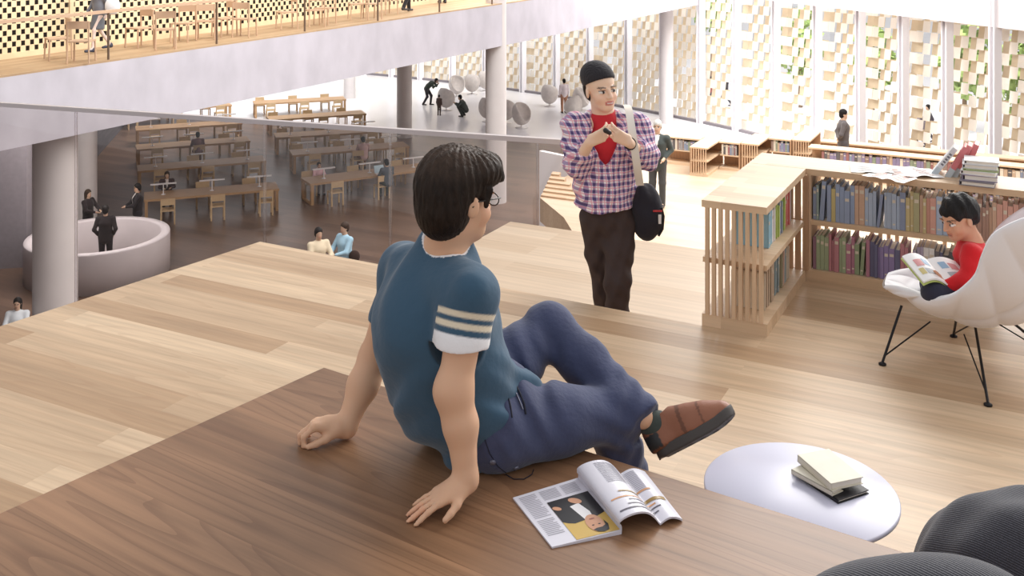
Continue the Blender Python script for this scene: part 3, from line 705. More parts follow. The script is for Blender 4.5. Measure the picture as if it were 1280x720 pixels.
# ================================================================ LOUNGE CHAIR
# shell: rounded bucket of quilted pads on four wire legs, facing left
SHW=mat('white quilted shell',rgb(238,236,238),rough=.55,bump=.05,bscale=120,sheen=.2)
LGM=mat('black wire leg',rgb(40,38,40),rough=.4,metal=.6)
cc=Vector((2.28,4.62,0)); ch0=Vector((2.15,4.6,Z_N))
ch=empty('lounge_chair',ch0,0,'white quilted shell lounge chair on thin black wire legs with a boy in it','armchair')
cf=Vector((-.91,.42,0)).normalized(); cn=Vector((-cf.y,cf.x,0))       # faces cf; cn points to the side nearer the camera
if cn.y>0: cn=-cn
tg=[(1107,359,.10),(1128,362,.16),(1150,367,.22),(1168,374,.28),(1191,369,.31),(1207,358,.32),(1221,342,.32),(1229,318,.32),(1239,297,.32),(1254,285,.31),(1281,273,.28),(1312,264,.20)]
sp=[(.55,.30),(.53,.297),(.47,.285),(.39,.25),(.29,.215),(.20,.20),(.10,.20),(.03,.215),(-.05,.26),(-.11,.36),(-.155,.50),(-.18,.68)]
ne=[]
for px,py,w in tg:
    k=(px-640)/FPX; q=cc+cn*w; f=(k*q.y-q.x)/(cf.x-k*cf.y); Y=q.y+cf.y*f; ne.append((f,E-(py-HZ)/FPX*Y-Z_N,w))
def cat(P_,x):
    x=min(max(x,0),1)*(len(P_)-1); i=min(int(x),len(P_)-2); f=x-i
    p0,p1,p2,p3=[P_[max(0,min(len(P_)-1,i+j))] for j in (-1,0,1,2)]
    return [.5*(2*b+(-a_+c)*f+(2*a_-5*b+4*c-d)*f*f+(-a_+3*b-3*c+d)*f**3) for a_,b,c,d in zip(p0,p1,p2,p3)]
def shell0(u,v):
    s_=(u-.5)*2; S=cat(sp,v); N=cat(ne,v); g=abs(s_)**2.2; near=s_<0
    nz=N[1] if near else S[1]+(N[1]-S[1])*(.62 if v>.45 else .8)
    nf=N[0] if near else N[0]*.9+S[0]*.1
    f=S[0]*(1-g)+nf*g; z=S[1]*(1-g)+nz*g
    return cc+cf*f-cn*(s_*N[2])*(1 if not near else 1)+Vector((0,0,z))+Vector((0,0,Z_N))-ch0
def shell(u,v,off):
    p=shell0(u,v); e=.006
    du=shell0(min(1,u+e),v)-shell0(max(0,u-e),v); dv=shell0(u,min(1,v+e))-shell0(u,max(0,v-e)); n=dv.cross(du)
    n=n.normalized() if n.length>1e-9 else Vector((0,0,1))
    n=n*NS
    q=abs(math.sin(PI*v*5.0)*math.sin(PI*u*4))**.5
    q*=min(1,.15+v*4.5); return p+n*(off+(.016*q if off>0 else -.024*q))
NS=1
NS=1 if (shell(.5,.4,.01)-shell(.5,.4,-.01)).z>0 else -1
m=MB(); NU,NV=60,84
m.grid(lambda u,v: shell(u,v,.010),NU,NV); m.grid(lambda u,v: shell(1-u,v,-.012),NU,NV)
top=[[shell(i/NU,j/NV,.010) for i in range(NU+1)] for j in range(NV+1)]; bot=[[shell(i/NU,j/NV,-.012) for i in range(NU+1)] for j in range(NV+1)]
def edge(A_,B_):
    n=len(A_); cen=Vector((0,0,.42)); m.add(list(A_)+[(a+b)/2+((a+b)/2-cen).normalized()*.010 for a,b in zip(A_,B_)]+list(B_),[(i,i+1,n+i+1,n+i) for i in range(n-1)]+[(n+i,n+i+1,2*n+i+1,2*n+i) for i in range(n-1)],0,True)
edge(top[0],bot[0]); edge(top[-1],bot[-1]); edge([r[0] for r in top],[r[0] for r in bot]); edge([r[-1] for r in top],[r[-1] for r in bot])
so=m.build('quilted_shell',SHW,ch)
wd=so.modifiers.new('weld','WELD'); wd.merge_threshold=.0005
feet=[onz(1103,456,Z_N),onz(1235,507,Z_N),onz(1192,421,Z_N),onz(1322,452,Z_N)]
attp=[onz(1127,382,Z_N+.24),onz(1219,408,Z_N+.175),onz(1196,395,Z_N+.18),onz(1262,400,Z_N+.2)]
att2=[onz(1163,402,Z_N+.185),onz(1205,418,Z_N+.165),onz(1215,405,Z_N+.18),onz(1240,400,Z_N+.19)]
for f,a,b in zip(feet,attp,att2):
    f=f-ch0; a=a-ch0; b=b-ch0
    m=MB(); m.tube([a,f+zz(.01)],.0062,8); lg=m.build('leg',LGM,ch)
    m=MB(); m.tube([b,f+(a-f)*.16],.0035,6); m.build('brace_wire',LGM,lg)
    m=MB(); m.lathe([(0,0),(.017,0),(.017,.007),(.006,.013),(0,.013)],f,14); m.build('foot_disc',LGM,lg)

# ================================================================ GREY BEAN BAGS
TW,nt,bs=new_mat('grey twill')
_g=nd(nt,'ShaderNodeTexCoord'); w1=nd(nt,'ShaderNodeTexWave',Scale=62.0,Distortion=.6); w1.bands_direction='DIAGONAL'
n1=nd(nt,'ShaderNodeTexNoise',Scale=260.0,Detail=2.0)
nt.links.new(_g.outputs['Object'],w1.inputs['Vector']); nt.links.new(_g.outputs['Object'],n1.inputs['Vector'])
mm=nd(nt,'ShaderNodeMath',operation='MULTIPLY'); nt.links.new(w1.outputs['Fac'],mm.inputs[0]); nt.links.new(n1.outputs['Fac'],mm.inputs[1])
cr=nd(nt,'ShaderNodeMix',data_type='RGBA'); cr.inputs['A'].default_value=(*rgb(26,26,33),1); cr.inputs['B'].default_value=(*rgb(84,84,99),1)
nt.links.new(mm.outputs[0],cr.inputs['Factor']); nt.links.new(cr.outputs['Result'],bs.inputs['Base Color']); bs.inputs['Roughness'].default_value=.9; bs.inputs['Sheen Weight'].default_value=.3
bp=nd(nt,'ShaderNodeBump',Strength=.5,Distance=.004); nt.links.new(mm.outputs[0],bp.inputs['Height']); nt.links.new(bp.outputs[0],bs.inputs['Normal'])
def bag(name,loc,fn_build,lo,hi,label,res=.009):
    v=Vol(lo,hi,res); fn_build(v); v.cut((0,0,0.0005),(0,0,-1))
    o=v.build(name,TW,smooth=3); o.location=loc; return tag(o,label,'bean bag','grey bean bags at the right corner')
bp1=Vector((1.325,2.66,Z_N))
def b1f(v):
    v.ell((.0,.0,.21),(.27,.25,.25),k=.05); v.ell((.06,-.02,.30),(.22,.19,.155),k=.08); v.ell((.0,0,.10),(.29,.27,.14),k=.06)
    v.folds(lambda X,Y,Z:.006*np.sin(X*30+Y*20)*np.clip(Z*3,0,1)*.6+.004*np.sin(Y*42-Z*26)+.004*np.sin(X*25-Z*22))
bag('bean_bag',bp1,b1f,(-.36,-.34,-.02),(.4,.34,.6),'dark grey twill bean bag, the taller one at the right edge beside the step',res=.011)
bp2=onz(1132,797,Z_PL)
def b2f(v):
    v.ell((0,-.03,.045),(.25,.13,.120),k=.05); v.ell((.10,-.03,.06),(.17,.11,.10),k=.05)
bag('bean_bag',bp2,b2f,(-.36,-.2,-.02),(.36,.2,.26),'dark grey ribbed bean bag, the lower one in front at the bottom edge')

# ================================================================ HALL TABLES, CHAIRS, LAMPS
TOPW = mat('hall table oak',rgb(186,150,112),rough=.45,noise=.08,nscale=4,stretch=(.6,6,1))
CHW  = mat('hall chair oak',rgb(206,178,140),rough=.5,noise=.06)
LMP  = mat('white lamp metal',rgb(236,232,232),rough=.4)
TH=.73
def make_table(L,Wd):
    r=empty('reading_table',(0,0,0))
    MB().box((0,0,TH-.035),(L,Wd,.07)).build('table_top',TOPW,r)
    for s in (-1,1):
        m=MB(); x=s*(L/2-.09)
        for y in (-1,1): m.box((x,y*(Wd/2-.06),(TH-.07)/2),(.12,.10,TH-.07))
        m.box((x,0,.03),(.12,Wd-.2,.06)); m.build('leg_frame',TOPW,r)
    return r
def make_chair():
    r=empty('hall_chair',(0,0,0)); b=.045
    MB().box((0,0,.44),(.44,.44,.04)).build('seat',CHW,r)
    MB().box((0,-.21,.72),(.44,.03,.20)).build('backrest',CHW,r)
    for x in (-1,1):
        MB().box((x*.2,.19,.21),(b,b,.42)).build('leg',CHW,r)
        MB().box((x*.2,-.2,.36),(b,b,.72)).build('leg',CHW,r)
    return r
def make_lamp():
    r=empty('table_lamp',(0,0,0))
    MB().lathe([(0,0),(.07,0),(.07,.015),(0,.015)],n=14).build('base',LMP,r)
    MB().box((0,0,.17),(.03,.03,.33)).build('post',LMP,r)
    MB().box((0,0,.345),(.80,.09,.035)).build('lamp_bar',LMP,r)
    return r
TA=math.atan2(.47,.88)
tx,ty=Vector((math.cos(TA),math.sin(TA),0)),Vector((-math.sin(TA),math.cos(TA),0))
tab0,chr0,lam0=make_table(5.6,1.05),make_chair(),make_lamp(); used={'t':0,'c':0,'l':0}
def place(proto,key,p,rz,label,cat,group):
    o=proto if used[key]==0 else copy_tree(proto); used[key]+=1
    o.location=p; o.rotation_euler=(0,0,rz); return tag(o,label,cat,group)
def at_table_top(px,py): return onz(px,py,TH)
tabs=[]   # (name, near right corner px, near left corner px)
rows=[('front left reading table',(180,250),(349,236)),('second left reading table',(172,214),(333,201)),('third left reading table',(171,187),(313,176)),('fourth left reading table',(170,163),(303,154)),
      ('front right reading table',(388,230),(545,210)),('second right reading table',(366,194),(512,183)),('third right reading table',(345,172),(478,164)),('fourth right reading table',(337,150),(458,142)),('hindmost right reading table',(318,130),(433,124)),('hindmost left reading table',(258,136),(290,131))]
tp={}
for nm,a,b in rows:
    A_,B_=at_table_top(*a),at_table_top(*b); L=(B_-A_).length
    if nm=='hindmost left reading table': A_=B_-tx*5.6
    d=(B_-A_).normalized() if 'hindmost left' not in nm else tx
    ang=math.atan2(d.y,d.x); n=Vector((-d.y,d.x,0)); L=(B_-A_).length
    c=(A_+B_)/2+n*.52; c.z=0
    o=place(tab0,'t',c,ang,'long oak %s behind the glass'%nm if 'hindmost' not in nm else 'long oak %s on the white floor'%nm,'table','reading tables in the lower hall')
    o.scale=(L/5.6,1,1); tp[nm]=(c,d,n,L,ang)
    w=nm.replace(' reading table','')
    for k,t in enumerate((-.36,0,.36) if L>3 else (-.3,.2)):
        side=['left','middle','right'][k]
        if 'hindmost' not in nm and 'fourth right' not in nm:
            place(lam0,'l',c+d*(t*L)+zz(TH),ang,'white bar lamp on the %s end of the %s table'%(side,w) if k!=1 else 'white bar lamp in the middle of the %s table'%w,'lamp','white bar lamps on the reading tables')
        place(chr0,'c',c+d*(t*L+.12)-n*.80,ang,'oak chair on the near side of the %s table, at its %s'%(w,side),'chair','oak chairs at the reading tables')
        if k!=0 or 'right' in nm: place(chr0,'c',c+d*(t*L-.25)+n*.78,ang+PI,'oak chair on the far side of the %s table, at its %s'%(w,side),'chair','oak chairs at the reading tables')
# slatted bookcase in the middle of the right tables
m=MB(); q0,q1=onz(352,176,0),onz(440,176,0)
# round reception desk
RC=onz(123,294,1.02); RC.z=0
DW=mat('white desk render',rgb(206,198,200),rough=.6,noise=.04,nscale=2)
dk=empty('reception_desk',RC,0,'round white reception desk beside the large column','desk')
Rd=1.84
MB().lathe([(Rd-.24,0),(Rd,0),(Rd,1.0),(Rd-.01,1.03),(Rd-.22,1.03),(Rd-.24,1.0),(Rd-.24,0)],n=72).build('desk_wall',DW,dk)

# balcony chairs
BCH=mat('balcony chair oak',rgb(196,164,136),rough=.5)
def bal_chair():
    r=empty('balcony_chair',(0,0,0))
    MB().box((0,0,.45),(.46,.44,.03)).build('seat',BCH,r)
    MB().box((0,-.22,.80),(.46,.03,.16)).build('backrest',BCH,r)
    for x in (-1,1):
        MB().tube([(x*.21,.2,.45),(x*.22,.22,0)],.02,6).build('leg',BCH,r)
        MB().tube([(x*.21,-.22,.88),(x*.22,-.24,0)],.02,6).build('leg',BCH,r)
    return r
bc=bal_chair(); wa=math.atan2(WB.y,WB.x)
def on_bal(px,py):    # pixel -> point on the balcony floor
    # march along the view ray
    for i in range(4000):
        Y=14+i*.01; p=P(px,py,Y); s=(p-B0).dot(WB); fl=E-2.7+.0235*s
        if p.z<=fl: return Vector((p.x,p.y,fl))
    return p
cs=[(72,74,1.2),(102,78,-.9),(174,59,1.6),(206,61,-.6),(229,52,2.0),(258,49,-.8),(280,45,1.4),(306,46,-1.2),(358,36,1.1),(393,33,-.5),(406,30,1.8),(446,24,.9),(464,24,-.4),(484,17.5,1.3)]
for i,(px,py,a) in enumerate(cs):
    o=bc if i==0 else copy_tree(bc); o.location=on_bal(px,py); o.rotation_euler=(0,0,wa+a)
    tag(o,'light oak chair on the upper balcony, %s from the left'%ordn(i),'chair','oak chairs on the upper balcony')
br=empty('balcony_railing',bal(0,.06,0),0,'clear balcony railing with flat oak handrail along the upper floor edge','railing')
bo=bal(0,.06,0)
m=MB(); m.box8([p-bo for p in slab(-12,30,.02,.14,1.0,1.06)]); m.build('handrail',BCH,br)
for s in [-.5+2.95*k for k in range(11)]:
    m=MB(); m.box8([p-bo for p in slab(s-.012,s+.012,.05,.10,0,1.0)]); m.build('post',mat('thin dark post',rgb(110,92,78),rough=.5),br)

# far lounge shells on the white floor
EGM=mat('pale felt shell',rgb(206,198,192),rough=.8,noise=.08,nscale=6)
def egg():
    r=empty('tub_chair',(0,0,0))
    v=Vol((-.6,-.6,.1),(.6,.6,1.45),.035); v.ell((0,0,.72),(.48,.46,.58),k=.02); v.ell((.22,0,.98),(.46,.38,.62),k=.06,op='s')
    v.build('shell',EGM,r,smooth=2)
    MB().lathe([(0,0),(.3,0),(.3,.02),(.04,.04),(.03,.2),(0,.2)],n=20).build('pedestal',LMP,r)
    return r
eg=egg()
egs=[(558,136,2.4),(571,119,.4),(590,116,3.0),(607,112,2.6),(610,150,2.2),(632,152,2.8),(652,158,.8),(687,131,2.6),(727,136,1.2),(716,147,4.0)]
for i,(px,py,a) in enumerate(egs):
    o=eg if i==0 else copy_tree(eg); o.location=onz(px,py+2,0); o.rotation_euler=(0,0,a-PI/2)
    tag(o,'pale felt tub chair on the white floor by the windows, %s from the left'%ordn(i),'chair','pale tub chairs on the white floor')
# planting outside
LEAF=mat('pale green leaves',rgb(150,172,104),rough=.8,noise=.3,nscale=3)
def tree(px,Y,h,R,label):
    p=P(px,0,Y); r=empty('tree',(p.x,p.y,0),0,label,'tree','trees beyond the brick screen')
    m=MB()
    for k in range(520):
        a,b=random.uniform(0,2*PI),random.uniform(-1,1); q=R*random.random()**.4; s=random.uniform(.1,.24)
        c=Vector((q*math.cos(a)*math.sqrt(1-b*b),q*math.sin(a)*math.sqrt(1-b*b),h*.62+q*b*1.5))
        t=Vector((random.gauss(0,1),random.gauss(0,1),random.gauss(0,1))).normalized(); u=t.orthogonal().normalized(); w=t.cross(u)
        m.add([c+u*s,c+w*s,c-u*s,c-w*s],[(0,1,2,3)])
    m.build('foliage',LEAF,r); MB().tube([(0,0,-.02),(.05,0,h*.5)],[.14,.08],8).build('trunk',mat('tree bark',rgb(130,110,90),rough=.9),r)
for px,Y,h,R,lb in ((1285,41,6,1.4,'leafy green tree beyond the rightmost window bay'),(1205,47,5.5,1.3,'leafy tree beyond the second bay from the right edge'),(1090,50,5,1.2,'pale tree beyond the window right of the standing man in grey suit'),(1000,54,5.5,1.3,'pale tree beyond the window left of the standing man in grey suit'),(890,60,8.5,1.3,'tall tree beyond the window right of the beanie man')):
    tree(px,Y,h,R,lb)
# ================================================================ PEOPLE
SKIN = attr_mat('skin', rough=.5, spec=.35, sss=.12)
CLOTH = attr_mat('cloth', rough=.85, spec=.2, bump=.25, bscale=45, sheen=.15)
HAIRM = attr_mat('hair', rough=.55, spec=.22, bump=.6, bscale=90, stretch=(1,1,.3), noise=.35, nscale=80)
LEATH = attr_mat('shoe leather', rough=.5, spec=.4, bump=.1)
def A3(v): return np.array(v,float)
def nrm(v): v=A3(v); return v/np.linalg.norm(v)
def frame(f, up=(0,0,1)):
    f=nrm(f); l=np.cross(A3(up),f); l=nrm(l); u=np.cross(f,l); return np.stack([f,l,u],1)
def head_skin(v, c, R, s=1.0, k=.012, detail=True):
    """head of .235*s height; R columns = forward, left, up; c between the ears at eye level"""
    T=lambda x,y,z: A3(c)+R@(A3((x,y,z))*s)
    v.ell(T(-.012,0,.035),A3((.096,.077,.086))*s,R,k)
    v.ell(T(.026,0,-.045),A3((.064,.060,.074))*s,R,.03*s)
    v.ell(T(.058,0,-.094),A3((.026,.028,.022))*s,R,.03*s)
    if detail:
        for y in (-1,1):
            v.ell(T(.086,y*.033,-.004),A3((.016,.020,.013))*s,R,.012*s,'s')
            v.ell(T(.074,y*.033,-.004),A3((.014,.015,.011))*s,R,.004*s)
            v.ell(T(.084,y*.034,.017),A3((.008,.022,.006))*s,R,.01*s)
            v.ell(T(.050,y*.044,-.040),A3((.028,.018,.022))*s,R,.02*s)
        v.cone(T(.090,0,.004),T(.105,0,-.032),.007*s,.011*s,.012*s)
        for y in (-1,1): v.ell(T(.094,y*.012,-.036),A3((.009,.008,.007))*s,R,.006*s)
        v.ell(T(.081,0,-.062),A3((.013,.024,.006))*s,R,.006*s); v.ell(T(.079,0,-.072),A3((.013,.021,.006))*s,R,.006*s)
    for y in (-1,1): v.ell(T(-.012,y*.079,-.012),A3((.020,.009,.031))*s,R@rotz3(y*.35),.008*s)
def rotz3(a): return np.array([[math.cos(a),-math.sin(a),0],[math.sin(a),math.cos(a),0],[0,0,1]])
def rotx3(a): return np.array([[1,0,0],[0,math.cos(a),-math.sin(a)],[0,math.sin(a),math.cos(a)]])
def roty3(a): return np.array([[math.cos(a),0,math.sin(a)],[0,1,0],[-math.sin(a),0,math.cos(a)]])
def head_color(c, R, s, skin, lip=None, eye=True, hairc=None):
    skin=A3(skin); lip=A3(lip if lip is not None else skin*A3((.85,.6,.6)))
    def f(vs):
        p=(vs-A3(c))@R/s; out=np.tile(skin,(len(vs),1))
        x,y,z=p.T
        m=(x>.05)&(np.abs(z+.067)<.0115)&(np.abs(y)<.025); out[m]=lip
        m=(x>.05)&(np.abs(z+.067)<.0022)&(np.abs(y)<.024); out[m]=lip*.45
        ay=np.abs(y)
        m=(x>.05)&(((ay-.033)/.0165)**2+((z+.004)/.0075)**2<1); out[m]=(.8,.78,.76)
        m=(x>.05)&(((ay-.033)/.0075)**2+((z+.004)/.0078)**2<1); out[m]=(.02,.014,.01)
        m=(x>.05)&(np.abs(ay-.033)<.017)&(np.abs(z-.0045)<.0022); out[m]=skin*.15
        m=(x>.05)&(np.abs(ay-.035)<.021)&(np.abs(z-.0215+(ay-.035)**2*8)<.0036); out[m]=skin*.22
        m=(x>.03)&(((ay-.045)/.03)**2+((z+.045)/.03)**2<1); out[m]=out[m]*A3((1.0,.93,.92))
        return out
    return f
def hand(v, w, d, n, thumb, s=1.0, curl=(.35,.5,.35), spread=.10, k=.008, curls=None, thumb_dir=None, wr=.026):
    """w wrist, d towards the fingers, n out of the palm, thumb = direction of the thumb side"""
    w=A3(w); d=nrm(d); l=A3(thumb); l=nrm(l-d*l.dot(d)); n=A3(n); n=nrm(n-d*n.dot(d)-l*n.dot(l))
    base=[]
    for i,(o,fl) in enumerate(((.029,.088),(.010,.093),(-.010,.089),(-.028,.080))):
        b=w+(d*fl+l*o)*s; base.append(b)
        v.cone(w+(d*.012+l*o*.55)*s, b, .0155*s, .0125*s, .012*s)
    L=((.040,.025,.020),(.044,.028,.021),(.041,.026,.020),(.032,.020,.018))
    r0=(.0092,.0096,.0090,.0080)
    for i in range(4):
        c=(curls[i] if curls else curl); a=0; p=base[i]; yaw=(.5-i/3)*2*spread*.5
        dd0=nrm(d+l*yaw*1.6)
        for j in range(3):
            a+=c[j]; dd=dd0*math.cos(a)+n*math.sin(a); q=p+dd*L[i][j]*s
            v.cone(p,q,r0[i]*s*(1-.10*j),r0[i]*s*(.92-.10*j),.004*s); p=q
    tb=w+(d*.022+l*.022+n*.006)*s
    td=nrm(thumb_dir) if thumb_dir is not None else nrm(d*.65+l*.75+n*.25)
    t1=tb+td*.040*s; t2=t1+nrm(td*.8+d*.5)*.030*s; t3=t2+nrm(td*.7+d*.7)*.022*s
    v.cone(w+d*.01*s,tb,.018*s,.017*s,.012*s); v.cone(tb,t1,.0165*s,.0118*s,.01*s); v.cone(t1,t2,.0115*s,.0105*s,.006*s); v.cone(t2,t3,.0105*s,.0085*s,.004*s)

JBASE=dict(pelvis=(0,0,.95),waist=(0,0,1.10),chest=(.0,0,1.30),neck=(0,0,1.47),head=(.015,0,1.63),
  shL=(0,.185,1.40),shR=(0,-.185,1.40),elL=(-.02,.235,1.13),elR=(-.02,-.235,1.13),wrL=(.05,.235,.89),wrR=(.05,-.235,.89),
  hipL=(0,.09,.92),hipR=(0,-.09,.92),knL=(.02,.10,.50),knR=(.02,-.10,.50),anL=(-.01,.10,.085),anR=(-.01,-.10,.085))
POSE=dict(
 stand={},
 walk=dict(knL=(.16,.09,.53),anL=(.20,.09,.10),knR=(-.06,-.09,.51),anR=(-.30,-.09,.16),elL=(-.12,.24,1.14),wrL=(-.05,.26,.90),elR=(.05,-.24,1.14),wrR=(.19,-.22,.95)),
 sit=dict(pelvis=(0,0,.56),waist=(.03,0,.70),chest=(.08,0,.90),neck=(.12,0,1.06),head=(.16,0,1.21),shL=(.10,.185,1.00),shR=(.10,-.185,1.00),
   elL=(.20,.24,.80),elR=(.20,-.24,.80),wrL=(.40,.12,.80),wrR=(.40,-.12,.80),hipL=(0,.09,.54),hipR=(0,-.09,.54),knL=(.42,.12,.52),knR=(.42,-.12,.52),anL=(.40,.12,.085),anR=(.40,-.12,.085)),
 bend=dict(pelvis=(-.12,0,.90),waist=(-.02,0,1.04),chest=(.16,0,1.17),neck=(.32,0,1.25),head=(.44,0,1.33),shL=(.26,.18,1.22),shR=(.26,-.18,1.22),elL=(.34,.26,1.0),elR=(.34,-.26,1.0),
   wrL=(.50,.06,1.16),wrR=(.50,-.06,1.16),hipL=(-.12,.09,.87),hipR=(-.12,-.09,.87),knL=(.10,.12,.50),anL=(.06,.12,.085),knR=(-.04,-.12,.48),anR=(-.26,-.14,.10)),
 crouch=dict(pelvis=(-.1,0,.34),waist=(-.04,0,.48),chest=(.08,0,.66),neck=(.16,0,.82),head=(.22,0,.96),shL=(.12,.18,.76),shR=(.12,-.18,.76),elL=(.26,.24,.56),elR=(.26,-.24,.56),
   wrL=(.46,.08,.66),wrR=(.46,-.08,.66),hipL=(-.1,.09,.32),hipR=(-.1,-.09,.32),knL=(.26,.16,.50),knR=(.26,-.16,.46),anL=(.06,.14,.085),anR=(.02,-.14,.10)),
 lean=dict(elL=(.16,.24,1.16),wrL=(.36,.10,1.12),elR=(.14,-.24,1.16),wrR=(.34,-.08,1.10)),
 pockets=dict(elL=(-.10,.27,1.14),wrL=(.05,.19,.95),elR=(-.10,-.27,1.14),wrR=(.05,-.19,.95)),
 behind=dict(elL=(-.10,.26,1.15),wrL=(-.12,.05,1.02),elR=(-.10,-.26,1.15),wrR=(-.12,-.05,1.02)),
)
def person(p, rz, h, pose, label, top, bottom, hair, skin=(.62,.42,.30), shoes=(.05,.045,.045), res=.022, over=None, long_hair=False, skirt=False, coat=False, short_sleeve=False, group=None, yaw=0, shirt_v=None, base_z=None):
    s=h/1.75; J={k:A3(v) for k,v in JBASE.items()}
    for k,v in POSE[pose].items(): J[k]=A3(v)
    for k,v in (over or {}).items(): J[k]=A3(v)
    J={k:v*s for k,v in J.items()}
    r=empty('person',p,rz,label,'person',group)
    lo=np.min(list(J.values()),0)-.22*s; hi=np.max(list(J.values()),0)+.25*s
    lo[2]=-.02
    mk=lambda: Vol(lo,hi,res)
    b=mk(); R=frame((math.cos(yaw),math.sin(yaw),-.05))
    hc=J['head']; head_skin(b,hc,R,s,detail=res<.012)
    b.cone(J['neck'],hc-A3((.02,0,.07))*s,.056*s,.052*s,.02)
    b.cone(J['pelvis'],J['chest'],.095*s,.10*s,.04); b.cone(J['chest'],J['neck'],.10*s,.05*s,.04)
    for S in 'LR':
        b.chain([J['chest']*.3+J['sh'+S]*.7,J['sh'+S],J['el'+S],J['wr'+S]],[.05*s,.045*s,.036*s,.026*s],.03)
        d=nrm(J['wr'+S]-J['el'+S]); hd=J['wr'+S]+d*.07*s
        if res<.012:
            hand(b,J['wr'+S],d,A3((0,-1 if S=='L' else 1,-.2)),(1,0,.2),s)
        else:
            b.cone(J['wr'+S],hd,.030*s,.034*s,.015)
            sd=np.cross(d,A3((0,0,1))); 
            for q in range(4): b.cone(hd+A3((.012*(q-1.5),0,0))*s,hd+d*(.075 if q in(1,2) else .06)*s+A3((.016*(q-1.5),0,0))*s,.013*s,.011*s,.004)
            b.cone(J['wr'+S]+d*.02*s,hd+A3((.05,0,0))*s,.015*s,.012*s,.006)
        b.chain([J['pelvis'],J['hip'+S],J['kn'+S],J['an'+S]],[.09*s,.072*s,.048*s,.034*s],.03)
        b.cone(J['an'+S],J['an'+S]+A3((.10,0,-.055))*s,.035*s,.03*s,.02)
    b.build('body',SKIN,r,head_color(hc,R,s,skin),smooth=1 if res>.012 else 0)
    t=mk()   # shirt or jacket
    lowz=.10 if coat else .03
    t.cone(J['pelvis']+A3((0,0,-lowz+.02))*s,J['waist'],.145*s,.135*s,.05,flat=(A3((0,1,0)),.82)); t.cone(J['waist'],J['chest'],.135*s,.15*s,.05,flat=(A3((0,1,0)),.82))
    t.cone(J['chest'],J['neck']-A3((0,0,.03))*s,.15*s,.07*s,.06); t.cone(J['shL'],J['shR'],.068*s,.068*s,.05)
    for S in 'LR':
        e=J['wr'+S] if not short_sleeve else J['sh'+S]*.35+J['el'+S]*.65
        if short_sleeve: t.chain([J['sh'+S],e],[.07*s,.062*s],.03)
        else: t.chain([J['sh'+S],J['el'+S],J['wr'+S]*.92+J['el'+S]*.08],[.068*s,.054*s,.040*s],.03)
    top=A3(top)
    def tc(vs):
        out=np.tile(top,(len(vs),1))
        if shirt_v is not None:
            m=(vs[:,0]>J['chest'][0]+.06*s)&(np.abs(vs[:,1])<(.055*s)*np.clip((vs[:,2]-J['waist'][2])/(J['neck'][2]-J['waist'][2]),0,1))&(vs[:,2]>J['waist'][2]); out[m]=shirt_v
        return out
    t.build('jacket' if coat else 'top',CLOTH,r,tc,smooth=1)
    q=mk()
    if skirt:
        q.cone(J['pelvis']+A3((0,0,.06))*s,(J['knL']+J['knR'])/2+A3((0,0,.03))*s,.13*s,.17*s,.03)
        q.cut((J['knL']+J['knR'])/2+A3((0,0,.02))*s,(0,0,-1))
    else:
        for S in 'LR':
            q.chain([J['pelvis'],J['hip'+S],J['kn'+S],J['an'+S]+A3((0,0,.0))*s],[.115*s,.098*s,.072*s,.058*s],.03)
    q.build('skirt' if skirt else 'trousers',CLOTH,r,bottom,smooth=1)
    for S in 'LR':
        sh=mk(); a=J['an'+S]; g_=max(0,a[2]/s-.085); tip=a+A3((.17,0,-.045-.3*g_))*s
        sh.cone(a-A3((.03,0,.04))*s,tip,.045*s,.034*s,.02); sh.cone(a-A3((.02,0,0))*s,a-A3((.03,0,.04))*s,.045*s,.045*s,.02)
        if g_==0: sh.cut((0,0,.001),(0,0,-1))
        sh.build('shoe',LEATH,r,shoes)
    hv=mk(); T=lambda x,y,z: hc+R@(A3((x,y,z))*s)
    hv.ell(T(-.018,0,.045),A3((.104,.088,.096))*s,R,.01); hv.ell(T(-.05,0,-.02),A3((.07,.08,.09))*s,R,.02)
    if long_hair: hv.cone(T(-.05,0,0),T(-.06,0,-.22),.085*s,.07*s,.03); 
    hv.ell(T(.115,0,-.045),A3((.105,.085,.10))*s,R,.01,'s')
    hv.build('hair',HAIRM,r,hair,smooth=1)
    return r
BLACKH=(.012,.010,.010); BROWNH=(.05,.03,.02); GREYH=(.55,.53,.5)
def C(r,g,b): return rgb(r,g,b)
def face(px,py,qx,qy,z=0):   # heading from one pixel to another on a level
    a,b=onz(px,py,z),onz(qx,qy,z); return math.atan2(b.y-a.y,b.x-a.x)
hp=lambda px,Y,z=0: Vector(((px-640)/FPX*Y,Y,z))
# lower hall
person(hp(22,21.0),-1.4,1.62,'lean','woman with long black hair and white top below the left edge, facing the camera',C(226,232,236),C(60,70,90),BLACKH,long_hair=True)
person(hp(110,29.8),-.3,1.66,'lean','woman with brown hair in dark coat standing behind the reception desk',C(44,36,38),C(40,36,40),BROWNH,long_hair=True,coat=True)
person(hp(132,27.6),PI/2+.2,1.78,'pockets','man in dark suit standing inside the round desk with his back turned',C(40,34,36),C(36,32,36),BLACKH,coat=True)
person(hp(172,30.2),-2.6,1.74,'lean','man in dark jacket with pale collar standing right of the reception desk',C(42,38,42),C(40,38,44),BLACKH,coat=True,shirt_v=C(220,214,210))
c_,d_,n_,L_,a_=tp['front left reading table']
person(c_-d_*(.33*L_)+n_*1.06,a_-PI/2,1.66,'sit','woman in dark top seated behind the front left table',C(70,56,58),C(60,50,54),BROWNH,long_hair=True,shirt_v=C(220,210,206))
c_,d_,n_,L_,a_=tp['third left reading table']
person(c_+d_*(.02*L_)-n_*.92,a_+PI/2,1.7,'sit','person in dull mauve top seated with back turned at the third left table',C(134,104,106),C(120,84,62),BLACKH)
c_,d_,n_,L_,a_=tp['front right reading table']
